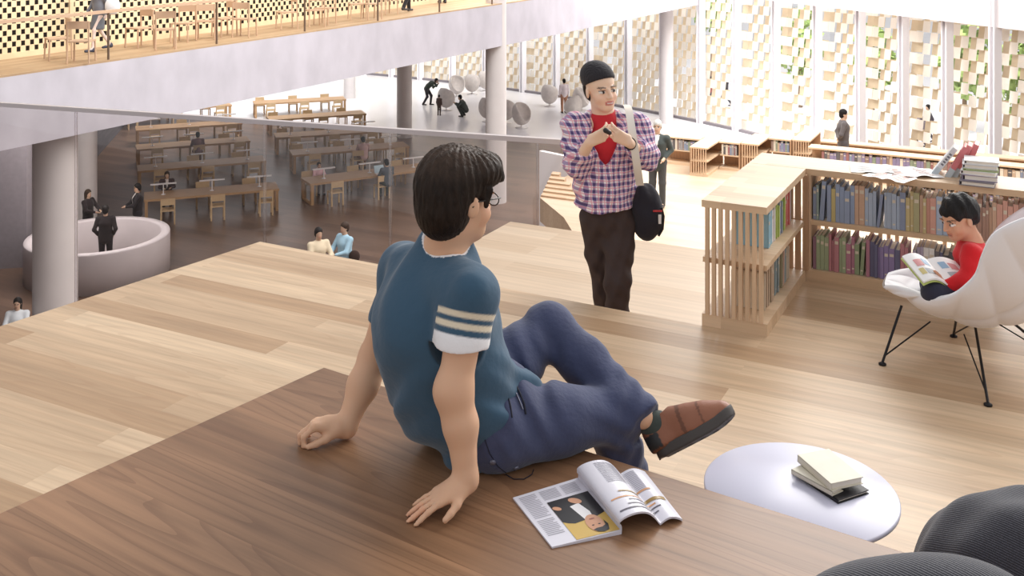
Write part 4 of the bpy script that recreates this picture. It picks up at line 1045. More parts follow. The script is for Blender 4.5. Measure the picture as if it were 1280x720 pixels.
person(c_-d_*(.33*L_)+n_*1.02,a_-PI/2,1.45,'sit','child in pink and white top seated behind the front right table',C(232,190,196),C(120,96,90),BROWNH)
person(c_+d_*(.06*L_)-n_*1.0,a_+PI/2,1.76,'sit','man in grey pullover working at the front right table',C(92,98,106),C(66,70,66),BLACKH)
lp_=empty('laptop',c_+d_*(.06*L_)-n_*.34+zz(TH),a_,'pale open laptop on the front right table before the grey pullover','laptop')
MB().box((0,0,.01),(.36,.25,.02)).build('keyboard_base',LMP,lp_); MB().box8([Vector(q) for q in ((-.18,.12,.02),(.18,.12,.02),(.18,.135,.02),(-.18,.135,.02),(-.18,.2,.26),(.18,.2,.26),(.18,.215,.26),(-.18,.215,.26))]).build('screen',mat('pale screen',rgb(186,210,220),rough=.3),lp_)
c_,d_,n_,L_,a_=tp['second right reading table']
person(c_+d_*(.08*L_)-n_*.9,a_+PI/2,1.7,'sit','person in pale pink shirt seated at the second right table',C(214,180,176),C(150,112,88),BLACKH)
# two women on the stair landing beyond the platform edge
land=Z_N+1.95-7.75
m=MB(); m.prism([tuple(hp(x,Y)[:2]) for x,Y in ((340,19.5),(480,19.5),(480,22.4),(340,22.4))],0,land); struct(m.build('stair_landing', W_H))
person(hp(398,21.2,land),-1.0,1.66,'lean','dark haired woman in cream top on the landing, left one of the pair',C(226,212,184),C(70,60,56),BLACKH,shirt_v=None)
wb=person(hp(431,21.6,land),-2.3,1.66,'lean','woman in light blue shirt with shoulder bag on the landing, right one of the pair',C(168,206,226),C(70,76,90),BROWNH)
v=Vol((-.14,-.1,-.02),(.14,.1,.32),.02); v.ell((0,0,.13),(.12,.06,.13),k=.02); o=v.build('shoulder_bag',CLOTH,None,C(60,44,38)); o.location=hp(443,21.45,land+.86); tag(o,'small brown shoulder bag at the hip of the woman in light blue','bag')
# white floor
person(hp(536,54.6),-.25,1.76,'bend','photographer in dark clothes bending forward on the white floor',C(62,70,62),C(54,52,56),BLACKH,skin=(.45,.3,.22))
person(hp(549,51.5),1.2,1.05,'stand','small child in dark brown clothes standing before the photographer',C(86,70,64),C(80,66,60),BLACKH)
person(hp(580,51.2),PI-.2,1.76,'crouch','man in dark grey clothes crouching on the white floor near the column',C(74,80,76),C(66,70,66),BLACKH)
person(hp(705,52.2),1.9,1.76,'stand','man in pale shirt and tan trousers standing by the windows',C(226,214,216),C(176,130,104),BLACKH)
# terrace
person(hp(822,20.6,Z_G),-1.9,1.76,'pockets','grey haired elderly man in dark suit standing behind the young man in the beanie',C(66,72,70),C(74,74,74),GREYH,res=.012,coat=True,shirt_v=C(226,220,216),over=dict(wrR=(.17,-.05,1.12),elR=(-.02,-.27,1.16),wrL=(.12,.16,1.02),elL=(-.08,.26,1.16)))
G2=E-6.2
person(hp(1054,26.0,G2),-.12,1.76,'behind','black haired man in grey suit jacket standing in profile beyond the far bookcases',C(96,90,90),C(90,86,88),BLACKH,res=.014,coat=True,shirt_v=C(236,232,230))
# balcony
q=on_bal(124,65); person(q,wa+PI-.2,1.66,'walk','person in grey skirt walking along the upper balcony carrying a white bag',C(120,122,130),C(104,108,114),BROWNH,skirt=True,shoes=C(60,64,80),skin=(.75,.62,.56))
v=Vol((-.2,-.12,-.02),(.2,.12,.5),.02); v.ell((0,0,.2),(.17,.08,.2),k=.02); o=v.build('tote_bag',CLOTH,None,C(236,236,238)); o.location=q+Vector((.42,-.30,.86)); tag(o,'white tote bag carried by the person in the grey skirt','bag')
q=on_bal(509,15); person(q,wa,1.76,'walk','person in dark trousers walking on the upper balcony',C(60,58,60),C(46,44,46),BLACKH)
q=on_bal(553,4); person(q,wa+1,1.7,'stand','person in black shoes standing furthest along the upper balcony',C(60,58,60),C(46,44,46),BLACKH)
# passers-by outside, seen through the brick screen
for px,Y,top,lb,rz in ((722,63,C(120,90,60),'passer-by in brown seen through the screen left of the beanie man',0),(889,53.5,C(150,60,56),'passer-by in dark red seen through the screen right of the column',.4),(907,54.2,C(60,56,60),'passer-by in black seen through the screen, right one of a pair',2.6),(1150,43.5,C(120,110,116),'passer-by in grey seen through the screen above the long bookcase',PI),(1160,44.6,C(70,66,74),'passer-by in dark clothes seen through the screen, right of the grey one',PI)):
    person(hp(px,Y,-.02),rz,1.72,'walk',lb,top,C(60,60,70),BLACKH,res=.03)
# ================================================================ SEATED MAN (on the dark step)
base=Vector((-.09,2.86,Z_PL)); bA=A3(base)
def Q(px,py,Y): return A3(P(px,py,Y))-bA
def W(x,y,z): return A3((x,y,z+Z_PL))-bA
man=empty('person',base,0,'dark haired man in navy T-shirt with striped sleeve seated leaning back on the step','person')
SK=A3(rgb(222,178,146)); 
shR=Q(588,364,2.68); shL=Q(506,331,2.98)
elR=Q(568,487,2.62); wrR=Q(583,602,2.585)
elL=Q(468,446,3.02); wrL=Q(433,533,2.93)
neck=(shR+shL)/2+A3((.02,.01,.055)); headc=Q(573,248,2.82)
pel=W(-.085,2.88,.105); chest=(shR+shL)/2+A3((.015,.02,-.13)); waist=pel*.55+chest*.45+A3((-.03,-.01,-.02))
Fw=nrm((.86,.51,0)); Lw=nrm((-.51,.86,0))
hipR=W(-.045,2.79,.095); hipL=W(-.125,2.96,.10)
knR=W(.285,2.955,.060); anR=W(.40,3.09,-.40)
knL=W(.115,3.18,.222); anL=Q(804,522,2.94)
res=.005
lo=A3((-.62,-.45,-.06)); hi=A3((.78,.55,.92))
HR=frame((.76,.65,-.10)); 
HR=HR@rotx3(-.06)
b=Vol(lo,hi,res)
head_skin(b,headc,HR,1.0)
b.cone(neck-A3((0,0,.02)),headc+HR@A3((-.03,0,-.07)),.060,.055,.03)
b.cone(pel,chest,.085,.10,.05); b.cone(chest,neck,.10,.055,.05)
b.chain([neck-A3((0,0,.06)),shR,elR],[.06,.052,.043],.03)
mid=elR*.62+wrR*.38+A3((.004,0,.0)); b.chain([elR,mid,wrR],[.042,.041,.029],.03)
b.ell(elR+A3((-.008,-.006,-.005)),(.028,.028,.036),k=.05)
b.chain([neck-A3((0,0,.06)),shL,elL],[.06,.052,.042],.03)
mid=elL*.6+wrL*.4; b.chain([elL,mid,wrL],[.042,.042,.029],.03)
for H_,K_,N_ in ((hipR,knR,anR),(hipL,knL,anL)): b.chain([pel,H_,K_,N_],[.075,.07,.045,.032],.03)
# right hand flat on the step, fingers pointing back to the left
wr=wrR.copy(); tipR=W(*onz(519,643,Z_PL+.01)[:2],.012)
dR=nrm(tipR-wr+A3((0,0,-.004)))
hand(b,wr+dR*.004,nrm(dR+A3((0,0,.10))),(0,0,-1),(.45,-1,0),.90,spread=.16,curls=((.10,.14,.03),(.08,.12,.03),(.08,.12,.03),(.08,.12,.03)),thumb_dir=(-.25,-.80,-.40))
b.cone(wr+A3((0,0,.01)),wr+dR*.05,.027,.024,.02)
# left hand half closed, knuckles to the left
tipL=W(*onz(386,540,Z_PL+.02)[:2],.03); dL=nrm(A3((-.94,-.16,.10)))
hand(b,wrL+dL*.004+A3((0,0,.004)),dL,(.0,.0,-1),(.2,-1,.15),.98,spread=.06,curls=((.75,1.0,.5),(.7,1.0,.5),(.7,1.0,.5),(.7,1.0,.5)),thumb_dir=(-.70,-.45,-.45))
b.cone(wrL,wrL+dL*.05,.029,.027,.02)
b.cut((0,0,.001),(0,0,-1)) if False else None
hcf=head_color(headc,HR,1.0,SK)
def man_col(vs):
    out=hcf(vs)
    for pt,rad in ((tipR,.03),):
        m=((vs-pt)**2).sum(1)<rad**2; out[m]=out[m]*A3((1.05,.95,.93))
    return out
def floorclip(v):
    # nothing sinks into the step: clip below its top where the step is
    X=v.lo[0]+v.res*np.arange(v.n[0]); Y=v.lo[1]+v.res*np.arange(v.n[1]); Z=v.lo[2]+v.res*np.arange(v.n[2])
    rdn=A3((RD.y,-RD.x,0)); pc=A3(PC)-bA     # rdn points to the camera side of the right hand edge
    side=((X-pc[0])[:,None]*rdn[0]+(Y-pc[1])[None,:]*rdn[1])[:,:,None]
    on=np.minimum(side+.0,0.05); d=np.minimum(on,(.0015-Z)[None,None,:])
    v.F=np.maximum(v.F,d.astype(np.float32))
floorclip(b)
b.build('body',SKIN,man,man_col)
# T-shirt
t=Vol(A3((-.44,-.36,-.02)),A3((.26,.36,.74)),.004)
bk=-Fw
t.cone(pel+A3((0,0,-.015))-A3(Fw)*.02,waist,.142,.150,.06,flat=(Lw,.80)); t.cone(waist,chest-A3((0,0,-.02)),.150,.148,.06,flat=(Lw,.82)); t.cone(chest,neck-A3((0,0,.055)),.135,.085,.06)
for q_ in (shL,shR): t.cone(neck-A3((0,0,.030)),q_-A3((0,0,.01)),.066,.052,.05)
t.cone(neck-A3((0,0,.05)),neck+A3((.005,.0,.035)),.088,.066,.05)
t.cone(shL+A3((.0,0,-.015)),shR+A3((0,0,-.015)),.058,.058,.06)
t.ell(chest+bk*.045+A3((0,0,-.01)),(.15,.15,.17),k=.07); t.ell(waist+bk*.02-A3(Lw)*(-.035),(.135,.14,.16),k=.07)
cuR=shR*.46+elR*.54; cuL=shL*.42+elL*.58
t.chain([shR,shR*.5+elR*.5,cuR],[.058,.059,.058],.045); t.chain([shL,cuL],[.054,.057],.045)
t.ell(pel+A3(Fw)*.07-A3(Lw)*.06+A3((0,0,.045)),(.09,.09,.07),k=.05)      # loose hem at the lap
ud=nrm(elR-shR); t.cut(cuR+A3((0,0,0)),(0,0,-1)) if False else None
dcut=lambda v,c,d,r: v.put(c-.12,c+.16*d+.12,lambda X,Y,Z: np.maximum(-((X-c[0])*d[0]+(Y-c[1])*d[1]+(Z-c[2])*d[2]), np.sqrt((X-c[0])**2+(Y-c[1])**2+(Z-c[2])**2)-r),.004,'s')
dcut(t,cuR,ud,.088); dcut(t,cuL,nrm(elL-shL),.088)
t.put(neck-.1,neck+.14,lambda X,Y,Z: np.sqrt((X-headc[0]+.03)**2+(Y-headc[1]+.02)**2+((Z-neck[2]-.088)*.9)**2)-.068,.01,'s')
def sfold(X,Y,Z):
    u=X*Lw[0]+Y*Lw[1]; w=X*Fw[0]+Y*Fw[1]
    return .0035*np.sin(u*70+Z*62+w*30)*np.clip((.36-Z)*6,0,1)*np.clip((Z-.05)*12,0,1)+.0065*np.sin(u*34+Z*30)*np.clip((.42-Z)*4,0,1)+.006*np.sin(Z*58+u*26)*np.clip((.24-Z)*6,0,1)+.0045*np.sin(u*50-Z*34+w*24)*np.clip((Z-.28)*4,0,1)
t.folds(sfold); floorclip(t)
NAVY=A3(rgb(62,90,112)); CREAM=A3(rgb(226,214,190)); WHT=A3(rgb(240,240,242))
def shirt_col(vs):
    out=np.tile(NAVY,(len(vs),1))
    q=((vs-shR)@ud); rr=np.linalg.norm((vs-shR)-np.outer(q,ud),axis=1); Ls=np.linalg.norm(cuR-shR)
    arm=(rr<.078)&(q>.03); bl=lambda lo_,hi_: (np.clip((q-lo_)/.004+.5,0,1)*np.clip((hi_-q)/.004+.5,0,1)*arm)[:,None]
    m=bl(Ls-.026,Ls+.024); out=out*(1-m)+WHT*m
    for a in (.042,.070):
        m=bl(Ls-a-.015,Ls-a); out=out*(1-m)+CREAM*m
    dn=np.sqrt((vs[:,0]-headc[0]+.03)**2+(vs[:,1]-headc[1]+.02)**2+((vs[:,2]-neck[2]-.088)*.9)**2)
    out[dn<.079]=WHT
    ql=((vs-shL)@nrm(elL-shL)); return out
t.build('t_shirt',attr_mat('t-shirt cotton',rough=.9,spec=.15,bump=.3,bscale=26,sheen=.25),man,shirt_col,smooth=2)
# trousers
NV_=A3(rgb(70,76,104))
q=Vol(A3((-.3,-.3,-.55)),A3((.62,.5,.42)),.006)
q.cone(pel+A3(Fw)*.02+A3((0,0,.03)),pel-A3((0,0,.02)),.125,.125,.05,flat=(Lw,.78))
q.chain([hipR,hipR*.5+knR*.5+A3((0,0,.004)),knR],[.108,.092,.074],.04); q.cone(knR,anR,.074,.062,.03)
q.chain([hipL,hipL*.45+knL*.55,knL],[.100,.084,.070],.04); cu=anL*1.03-knL*.03
q.chain([knL,knL*.6+anL*.4,cu],[.073,.070,.060],.03)
q.ell(knL+A3((0,-.01,.006)),(.068,.068,.066),k=.03)
sd=nrm(anL-knL); dcut(q,cu,sd,.085)
def pfold(X,Y,Z):
    a=(X-hipL[0])*.8+(Z-hipL[2])*.6
    return ((.0065*np.sin(X*95+Z*55))*np.exp(-(((X-knL[0]+.07)/.09)**2+((Z-knL[2]+.06)/.10)**2))+.0040*np.sin(X*100-Y*70+Z*30)*np.exp(-(((X-hipR[0]-.03)/.09)**2+((Z-.13)/.10)**2))+.0035*np.sin(Z*90+X*60)*np.exp(-(((X-knR[0])/.07)**2))+.003*np.sin(X*110-Z*60)*np.exp(-(((X-anL[0])/.08)**2)))
q.folds(pfold); floorclip(q)
q.build('trousers',attr_mat('navy twill',rough=.85,spec=.2,bump=.2,bscale=70,sheen=.2,noise=.08,nscale=14),man,lambda vs: np.tile(NV_,(len(vs),1)),smooth=2)
tr=bpy.context.scene.collection.objects[-1] if False else [o for o in man.children if o.name.startswith('trousers')][0]
DK=mat('dark trim cloth',rgb(28,30,46),rough=.7); BTN=mat('grey button',rgb(120,122,138),rough=.4,metal=.5)
from mathutils.bvhtree import BVHTree
_bt=BVHTree.FromPolygons([v.co.copy() for v in tr.data.vertices],[tuple(p.vertices) for p in tr.data.polygons])
def on_cloth(px,py,lift=.002):
    o=Vector((0,0,E))-base; d=(P(px,py,1)-Vector((0,0,E))).normalized(); h_,n_,i_,t_=_bt.ray_cast(o,d)
    return (None,None) if h_ is None else (h_+n_*lift,n_)
for px,py in ((616,578),(645,585)):
    p_,n_=on_cloth(px,py,.0)
    if p_ is not None:
        m=MB(); q_=n_.to_track_quat('Z','Y').to_matrix(); m.lathe([(0,.004),(.006,.004),(.008,.002),(.008,-.002)],(0,0,0),14); m.v=[tuple(q_@Vector(v)+p_) for v in m.v]; m.build('button',BTN,tr)
def seam(name,pts,r,mt,lift=.001):
    pp=[on_cloth(x,y,lift)[0] for x,y in pts]; pp=[x for x in pp if x is not None]
    if len(pp)>1: MB().tube([Vector(tuple(z_)) for z_ in pp],r,6).build(name,mt,tr)
seam('pocket_edge',[(624,470),(634,472),(644,480),(650,492),(655,505),(657,518)],.0030,DK)
seam('earphone_cord',[(606,548),(612,566),(622,582),(632,590)],.0012,DK,.002)
MB().tube([Vector(W(*onz(x,y,Z_PL)[:2],.0025)) for x,y in ((632,594),(642,600),(655,600),(665,594),(667,588))],.0013,6).build('earphone_cord',DK,man)
seam('zip',[(645,492),(649,502),(653,512)],.0022,BTN,.003)
seam('pocket_flap',[(628,480),(634,492),(638,508),(640,522)],.0024,DK)
# hair
h=Vol(headc-.2,headc+.22,.005); T=lambda x,y,z: headc+HR@A3((x,y,z))
h.ell(T(-.022,0,.052),(.112,.093,.098),HR,.01); h.ell(T(-.052,0,-.012),(.078,.084,.100),HR,.03)
h.ell(T(.055,.0,.088),(.072,.082,.046),HR,.03); h.cone(T(.03,-.06,.075),T(.112,-.035,.055),.035,.018,.02); h.cone(T(.03,.05,.08),T(.12,.01,.062),.035,.016,.02)
h.ell(T(.125,0,-.052),(.106,.092,.105),HR,.012,'s')
for y in (-1,1):
    h.ell(T(.010,y*.088,-.030),(.034,.030,.042),HR,.01,'s')
h.cone(T(.042,-.079,.03),T(.036,-.078,-.012),.012,.008,.01)
h.put(headc-.2,headc+.1,lambda X,Y,Z: (lambda p: np.where(p[2]<-.05, -( p[2]*.0+ (-.098-p[2]) )*-1, .2))([None,None,Z-headc[2]]) if False else (Z-headc[2]+.112),.012,'s')
def hfold(X,Y,Z):
    p=np.stack([X-headc[0],Y-headc[1],Z-headc[2]],-1)@HR; a=np.arctan2(p[:,1],p[:,0])
    return .0022*np.sin(a*26+p[:,2]*34)*np.clip((p[:,2]+.06)*9,0,1)+.0012*np.sin(a*47-p[:,2]*70+p[:,0]*30)+.002*np.sin(p[:,1]*120+p[:,0]*40)*np.clip((p[:,2]-.07)*20,0,1)
h.folds(hfold)
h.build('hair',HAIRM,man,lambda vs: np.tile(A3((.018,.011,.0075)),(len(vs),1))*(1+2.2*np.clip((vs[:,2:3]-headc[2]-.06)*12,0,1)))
# glasses
gl=MB(); GM=mat('dark glasses frame',rgb(30,26,26),rough=.3)
for y in (-1,1):
    cpt=T(.098,y*.034,-.004); gl.tube([cpt+HR@A3((0,.024*math.cos(a),.017*math.sin(a))) for a in [2*PI*i/20 for i in range(21)]],.0018,6)
    gl.tube([T(.104,y*.058,.002),T(.06,y*.078,.004),T(.0,y*.086,.002),T(-.018,y*.086,-.012)],.002,6)
gl.tube([T(.106,-.010,.0),T(.108,0,.002),T(.106,.010,.0)],.0018,6); gl.build('glasses',GM,man)
# left shoe crossed over, sock, sole
heel=Q(824,573,2.92); toe=Q(909,528,2.90); fd=nrm(toe-heel); 
upv=A3((-.30,.52,.80)); upv=nrm(upv-fd*upv.dot(fd)); lat=np.cross(upv,fd)     # upv = out of the instep
SR=np.stack([fd,lat,upv],1)
def shoe_build(heel,SR,L,names=True,parent=man):
    S=lambda x,y,z: heel+SR@A3((x,y,z))
    v=Vol(heel-.16+SR@A3((L/2,0,0))-.08,heel+.16+SR@A3((L/2,0,0))+.08,.005)
    v.cone(S(.03,0,.040),S(.02,0,.075),.036,.036,.02); v.chain([S(.03,0,.035),S(.13,0,.036),S(L-.075,0.004,.027),S(L-.040,.004,.026)],[.040,.043,.041,.033],.03)
    v.cone(S(.05,0,.09),S(.16,0,.045),.032,.034,.03); v.put(S(L/2,0,0)-.2,S(L/2,0,0)+.2,lambda X,Y,Z: ((X-heel[0])*SR[0,2]+(Y-heel[1])*SR[1,2]+(Z-heel[2])*SR[2,2])-.014,.004,'s')
    v.cone(S(.012,0,.135),S(.05,0,.125),.040,.036,.01,'s')
    BR=A3(rgb(150,98,74))
    def sc(vs):
        p=(vs-heel)@SR; out=np.tile(BR,(len(vs),1)); out[(p[:,0]<.035)&(p[:,2]<.06)]=A3(rgb(52,54,56)); 
        out[(np.abs(p[:,0]-.115-p[:,1]*.1)<.006)|(np.abs(p[:,0]-.17)<.003)]=BR*.55; out[(p[:,2]<.020)]=BR*.6; return out
    o=v.build('shoe',LEATH,parent,sc,smooth=1)
    u=Vol(heel-.16+SR@A3((L/2,0,0))-.08,heel+.16+SR@A3((L/2,0,0))+.08,.004)
    def sol(X,Y,Z):
        px=(X-heel[0])*SR[0,0]+(Y-heel[1])*SR[1,0]+(Z-heel[2])*SR[2,0]; py=(X-heel[0])*SR[0,1]+(Y-heel[1])*SR[1,1]+(Z-heel[2])*SR[2,1]; pz=(X-heel[0])*SR[0,2]+(Y-heel[1])*SR[1,2]+(Z-heel[2])*SR[2,2]
        w=.041+.008*np.sin(np.clip(px/L,0,1)*PI*1.5-1.0); xx=np.clip(px,.033,L-.043); d2=np.sqrt((px-xx)**2+py**2)-w
        lift=.018*np.clip((px-L*.62)/(L*.38),0,1)**2
        tread=.0035*(np.sin(px*150)>.2)*(np.abs(py)<.035)
        return np.maximum(d2,np.maximum(pz-lift-.022,-.006-pz+lift+tread))
    u.put(S(L/2,0,0)-.2,S(L/2,0,0)+.2,sol,.003)
    u.build('sole',mat('dark rubber sole',rgb(78,74,72),rough=.7),o)
    return o
shoe_build(heel,SR,.262)
k=Vol(heel-.2,heel+.25,.005); k.chain([anL*.5+knL*.0+anL*.5-sd*.02,heel+SR@A3((.035,0,.075))],[.037,.042],.01); k.cone(heel+SR@A3((.035,0,.075)),heel+SR@A3((.03,0,.05)),.040,.038,.01)
k.put(anL-.1,anL+.1,lambda X,Y,Z: ((X-anL[0])*sd[0]+(Y-anL[1])*sd[1]+(Z-anL[2])*sd[2])-.012,.004,'s')
k.build('sock',CLOTH,man,A3(rgb(70,78,74)))
# right shoe standing on the reading platform below the edge
heelR=anR+A3((-.03,0,-.09)); heelR[2]=-.5+.004
f2=nrm((.80,.55,0)); SR2=np.stack([f2,np.cross((0,0,1),f2),A3((0,0,1))],1)
shoe_build(heelR-f2*.02+A3((0,0,.004)),SR2,.262)

# ================================================================ YOUNG MAN IN THE BEANIE
bb=hp(762,5.63,Z_F); bB=A3(bb)
def Q2(px,py,dY=0): return A3(P(px,py,5.63+dY))-bB
yb=empty('person',bb,0,'young man in black beanie and plaid shirt walking with a shoulder bag','person')
SK2=A3(rgb(244,210,184))
J=dict(head=Q2(751,111,-.04),neck=Q2(754,142,.02),shL=Q2(797,157,.02),shR=Q2(718,157,-.0),elL=Q2(806,196,-.06),elR=Q2(722,204,-.08),wrL=Q2(786,178,-.24),wrR=Q2(737,178,-.24),
  chest=Q2(757,180,.02),waist=Q2(755,225,.02),pel=Q2(760,268,.02),hipL=Q2(776,272,.0),hipR=Q2(744,272,.02),knL=Q2(772,352,-.10),knR=Q2(757,362,.10),anL=Q2(771,452,-.06),anR=Q2(758,448,.22))
R2=frame((.42,-.90,.0)); R2=R2@rotx3(.10)
res=.005; lo=A3((-.40,-.45,-.01)); hi=A3((.42,.42,1.80))
b=Vol(lo,hi,res); hs=1.0; head_skin(b,J['head'],R2,hs)
b.cone(J['neck'],J['head']+R2@A3((-.025,0,-.07)),.055,.052,.025)
b.cone(J['pel'],J['chest'],.085,.09,.05); b.cone(J['chest'],J['neck'],.09,.05,.05)
for S in 'LR':
    b.chain([J['neck']-A3((0,0,.06)),J['sh'+S],J['el'+S],J['wr'+S]],[.05,.045,.038,.026],.025)
    b.chain([J['pel'],J['hip'+S],J['kn'+S],J['an'+S]],[.08,.07,.048,.034],.03)
    b.cone(J['an'+S],J['an'+S]+A3((0,-.12,-.05)),.035,.03,.02)
hand(b,J['wrR'],A3((.80,-.25,.50)),A3((.35,.9,-.1)),(.1,-.3,1),.92,curls=((.4,.8,.5),(.55,.9,.5),(.7,.9,.5),(.8,.9,.5)),thumb_dir=(.75,-.2,.55))
hand(b,J['wrL'],A3((-.80,-.25,.50)),A3((-.35,.9,-.1)),(-.1,-.3,1),.92,curls=((.4,.8,.5),(.55,.9,.5),(.7,.9,.5),(.8,.9,.5)),thumb_dir=(-.75,-.2,.55))
c2=head_color(J['head'],R2,hs,SK2,lip=A3(rgb(206,128,120)))
def bcol(vs):
    out=c2(vs); p=(vs-J['head'])@R2
    m=(p[:,0]>.05)&(np.abs(p[:,2]+.0665)<.003)&(np.abs(p[:,1])<.020); out[m]=(.85,.83,.8)
    return out
b.build('body',SKIN,yb,bcol)
# red T-shirt
t=Vol(lo,hi,.007); t.cone(J['pel']+A3((0,0,.03)),J['chest'],.10,.112,.05); t.cone(J['chest'],J['neck']-A3((0,0,.04)),.112,.074,.04); t.cone(J['neck']-A3((0,0,.04)),J['neck']+A3((0,0,.01)),.072,.062,.03)
t.put(J['neck']-.1,J['neck']+.15,lambda X,Y,Z: np.sqrt((X-J['neck'][0])**2+(Y-J['neck'][1]+.012)**2+((Z-J['neck'][2]-.055)*.8)**2)-.062,.008,'s')
t.build('t_shirt',CLOTH,yb,A3(rgb(206,52,62)),smooth=1)
# open plaid shirt
s_=Vol(lo,hi,.006)
hem=Q2(756,256,0)
X0=A3((1,0,0))
s_.cone(hem+A3((0,.02,-.02)),J['waist'],.160,.145,.05,flat=(X0,.90)); s_.cone(J['waist'],J['chest'],.145,.150,.05,flat=(X0,.88)); s_.cone(J['chest'],J['neck']-A3((0,0,.045)),.145,.085,.05)
s_.cone(J['shL'],J['shR'],.066,.066,.05)
for S in 'LR':
    cf_=J['el'+S]*.42+J['wr'+S]*.58
    s_.chain([J['sh'+S],J['sh'+S]*.5+J['el'+S]*.5,J['el'+S],cf_],[.072,.074,.075,.052],.03)
    dcut(s_,cf_,nrm(J['wr'+S]-J['el'+S]),.07)
# opening: a V from the neck to mid chest, showing the red shirt
n0=J['neck']
def vcut(X,Y,Z):
    z=Z-n0[2]; w=.100*np.clip((z+.26)/.21,0,1)**.7; x=np.abs(X-n0[0]-.000)
    return np.maximum(np.maximum(x-w, (Y-n0[1]+.025)), -z-.26)
s_.put(n0-A3((.12,.28,.31)),n0+A3((.12,.05,.10)),vcut,.004,'s')
s_.put(n0-.1,n0+.16,lambda X,Y,Z: np.sqrt((X-n0[0])**2+(Y-n0[1]+.015)**2+((Z-n0[2]-.055)*.8)**2)-.074,.008,'s')
# collar
for sx in (-1,1): s_.chain([J['neck']+A3((sx*.05,.075,.0)),J['neck']+A3((sx*.082,.01,-.005)),J['neck']+A3((sx*.092,-.085,-.07)),J['neck']+A3((sx*.112,-.125,-.120))],[.016,.021,.024,.015],.010)
s_.folds(lambda X,Y,Z: .006*np.sin(X*42+Z*22)*np.clip((J['chest'][2]-Z)*5,0,1)+.005*np.sin(Z*60+X*40)*np.clip(np.abs(X)*6-.3,0,1)+.003*np.sin(X*90-Z*50))
s_.put(hem-.3,hem+.3,lambda X,Y,Z: Z-(hem[2]-.01+.018*np.sin(X*14)-.02*X/.2),.004,'s')
PL,nt,bs=new_mat('plaid cotton')
tcn=nd(nt,'ShaderNodeTexCoord'); sx=nd(nt,'ShaderNodeSeparateXYZ'); nt.links.new(tcn.outputs['Object'],sx.inputs[0])
def stripes(sock,period,width,off=0):
    a=nd(nt,'ShaderNodeMath',operation='MULTIPLY_ADD'); a.inputs[1].default_value=1/period; a.inputs[2].default_value=off; nt.links.new(sock,a.inputs[0])
    f=nd(nt,'ShaderNodeMath',operation='FRACT'); nt.links.new(a.outputs[0],f.inputs[0])
    l=nd(nt,'ShaderNodeMath',operation='LESS_THAN'); l.inputs[1].default_value=width; nt.links.new(f.outputs[0],l.inputs[0]); return l.outputs[0]
def add2(a,b_): 
    n=nd(nt,'ShaderNodeMath',operation='ADD'); nt.links.new(a,n.inputs[0]); nt.links.new(b_,n.inputs[1]); return n.outputs[0]
dg=nd(nt,'ShaderNodeMath',operation='MULTIPLY_ADD'); nt.links.new(sx.outputs['Y'],dg.inputs[0]); dg.inputs[1].default_value=.55; nt.links.new(sx.outputs['X'],dg.inputs[2])
PER=.034
sv=stripes(dg.outputs[0],PER,.44); sh_=stripes(sx.outputs['Z'],PER*1.15,.44)
cnt_=add2(sv,sh_)
rampn=nd(nt,'ShaderNodeValToRGB'); rampn.color_ramp.interpolation='CONSTANT'
e=rampn.color_ramp.elements; e[0].position=0; e[0].color=(*rgb(244,236,240),1); e[1].position=.3; e[1].color=(*rgb(170,150,184),1); x=rampn.color_ramp.elements.new(.8); x.color=(*rgb(84,72,120),1)
dv=nd(nt,'ShaderNodeMath',operation='MULTIPLY'); dv.inputs[1].default_value=.5; nt.links.new(cnt_,dv.inputs[0]); nt.links.new(dv.outputs[0],rampn.inputs[0])
rv=stripes(dg.outputs[0],PER,.14,.28); rh=stripes(sx.outputs['Z'],PER*1.15,.14,.28)
rm=nd(nt,'ShaderNodeMath',operation='MAXIMUM'); nt.links.new(rv,rm.inputs[0]); nt.links.new(rh,rm.inputs[1])
mr=nd(nt,'ShaderNodeMath',operation='MULTIPLY'); mr.inputs[1].default_value=.55; nt.links.new(rm.outputs[0],mr.inputs[0])
mx=nd(nt,'ShaderNodeMix',data_type='RGBA'); nt.links.new(mr.outputs[0],mx.inputs['Factor']); nt.links.new(rampn.outputs[0],mx.inputs['A']); mx.inputs['B'].default_value=(*rgb(226,120,140),1)
nt.links.new(mx.outputs['Result'],bs.inputs['Base Color']); bs.inputs['Roughness'].default_value=.9
s_.build('plaid_shirt',PL,yb,smooth=1)
# trousers
q=Vol(lo,hi,.007); q.cone(J['pel']+A3((0,0,.05)),J['pel'],.125,.130,.05,flat=(X0,.90))
for S in 'LR': q.chain([J['hip'+S],J['hip'+S]*.5+J['kn'+S]*.5,J['kn'+S],J['kn'+S]*.4+J['an'+S]*.6,J['an'+S]+A3((0,0,-.03))],[.088,.080,.068,.066,.072],.03)
q.folds(lambda X,Y,Z:.003*np.sin(Z*60+X*70)+.003*np.sin(X*90-Z*30)); 
q.build('trousers',attr_mat('dark twill',rough=.85,bump=.4,bscale=28),yb,A3(rgb(70,58,56)),smooth=1)
for S in 'LR':
    v=Vol(J['an'+S]-.25,J['an'+S]+.25,.008); a=J['an'+S]; v.chain([a-A3((0,-.03,.05)),a+A3((.0,-.10,-.05)),a+A3((.01,-.18,-.06))],[.045,.042,.034],.02)
    v.build('shoe',LEATH,yb,A3(rgb(60,50,46)))
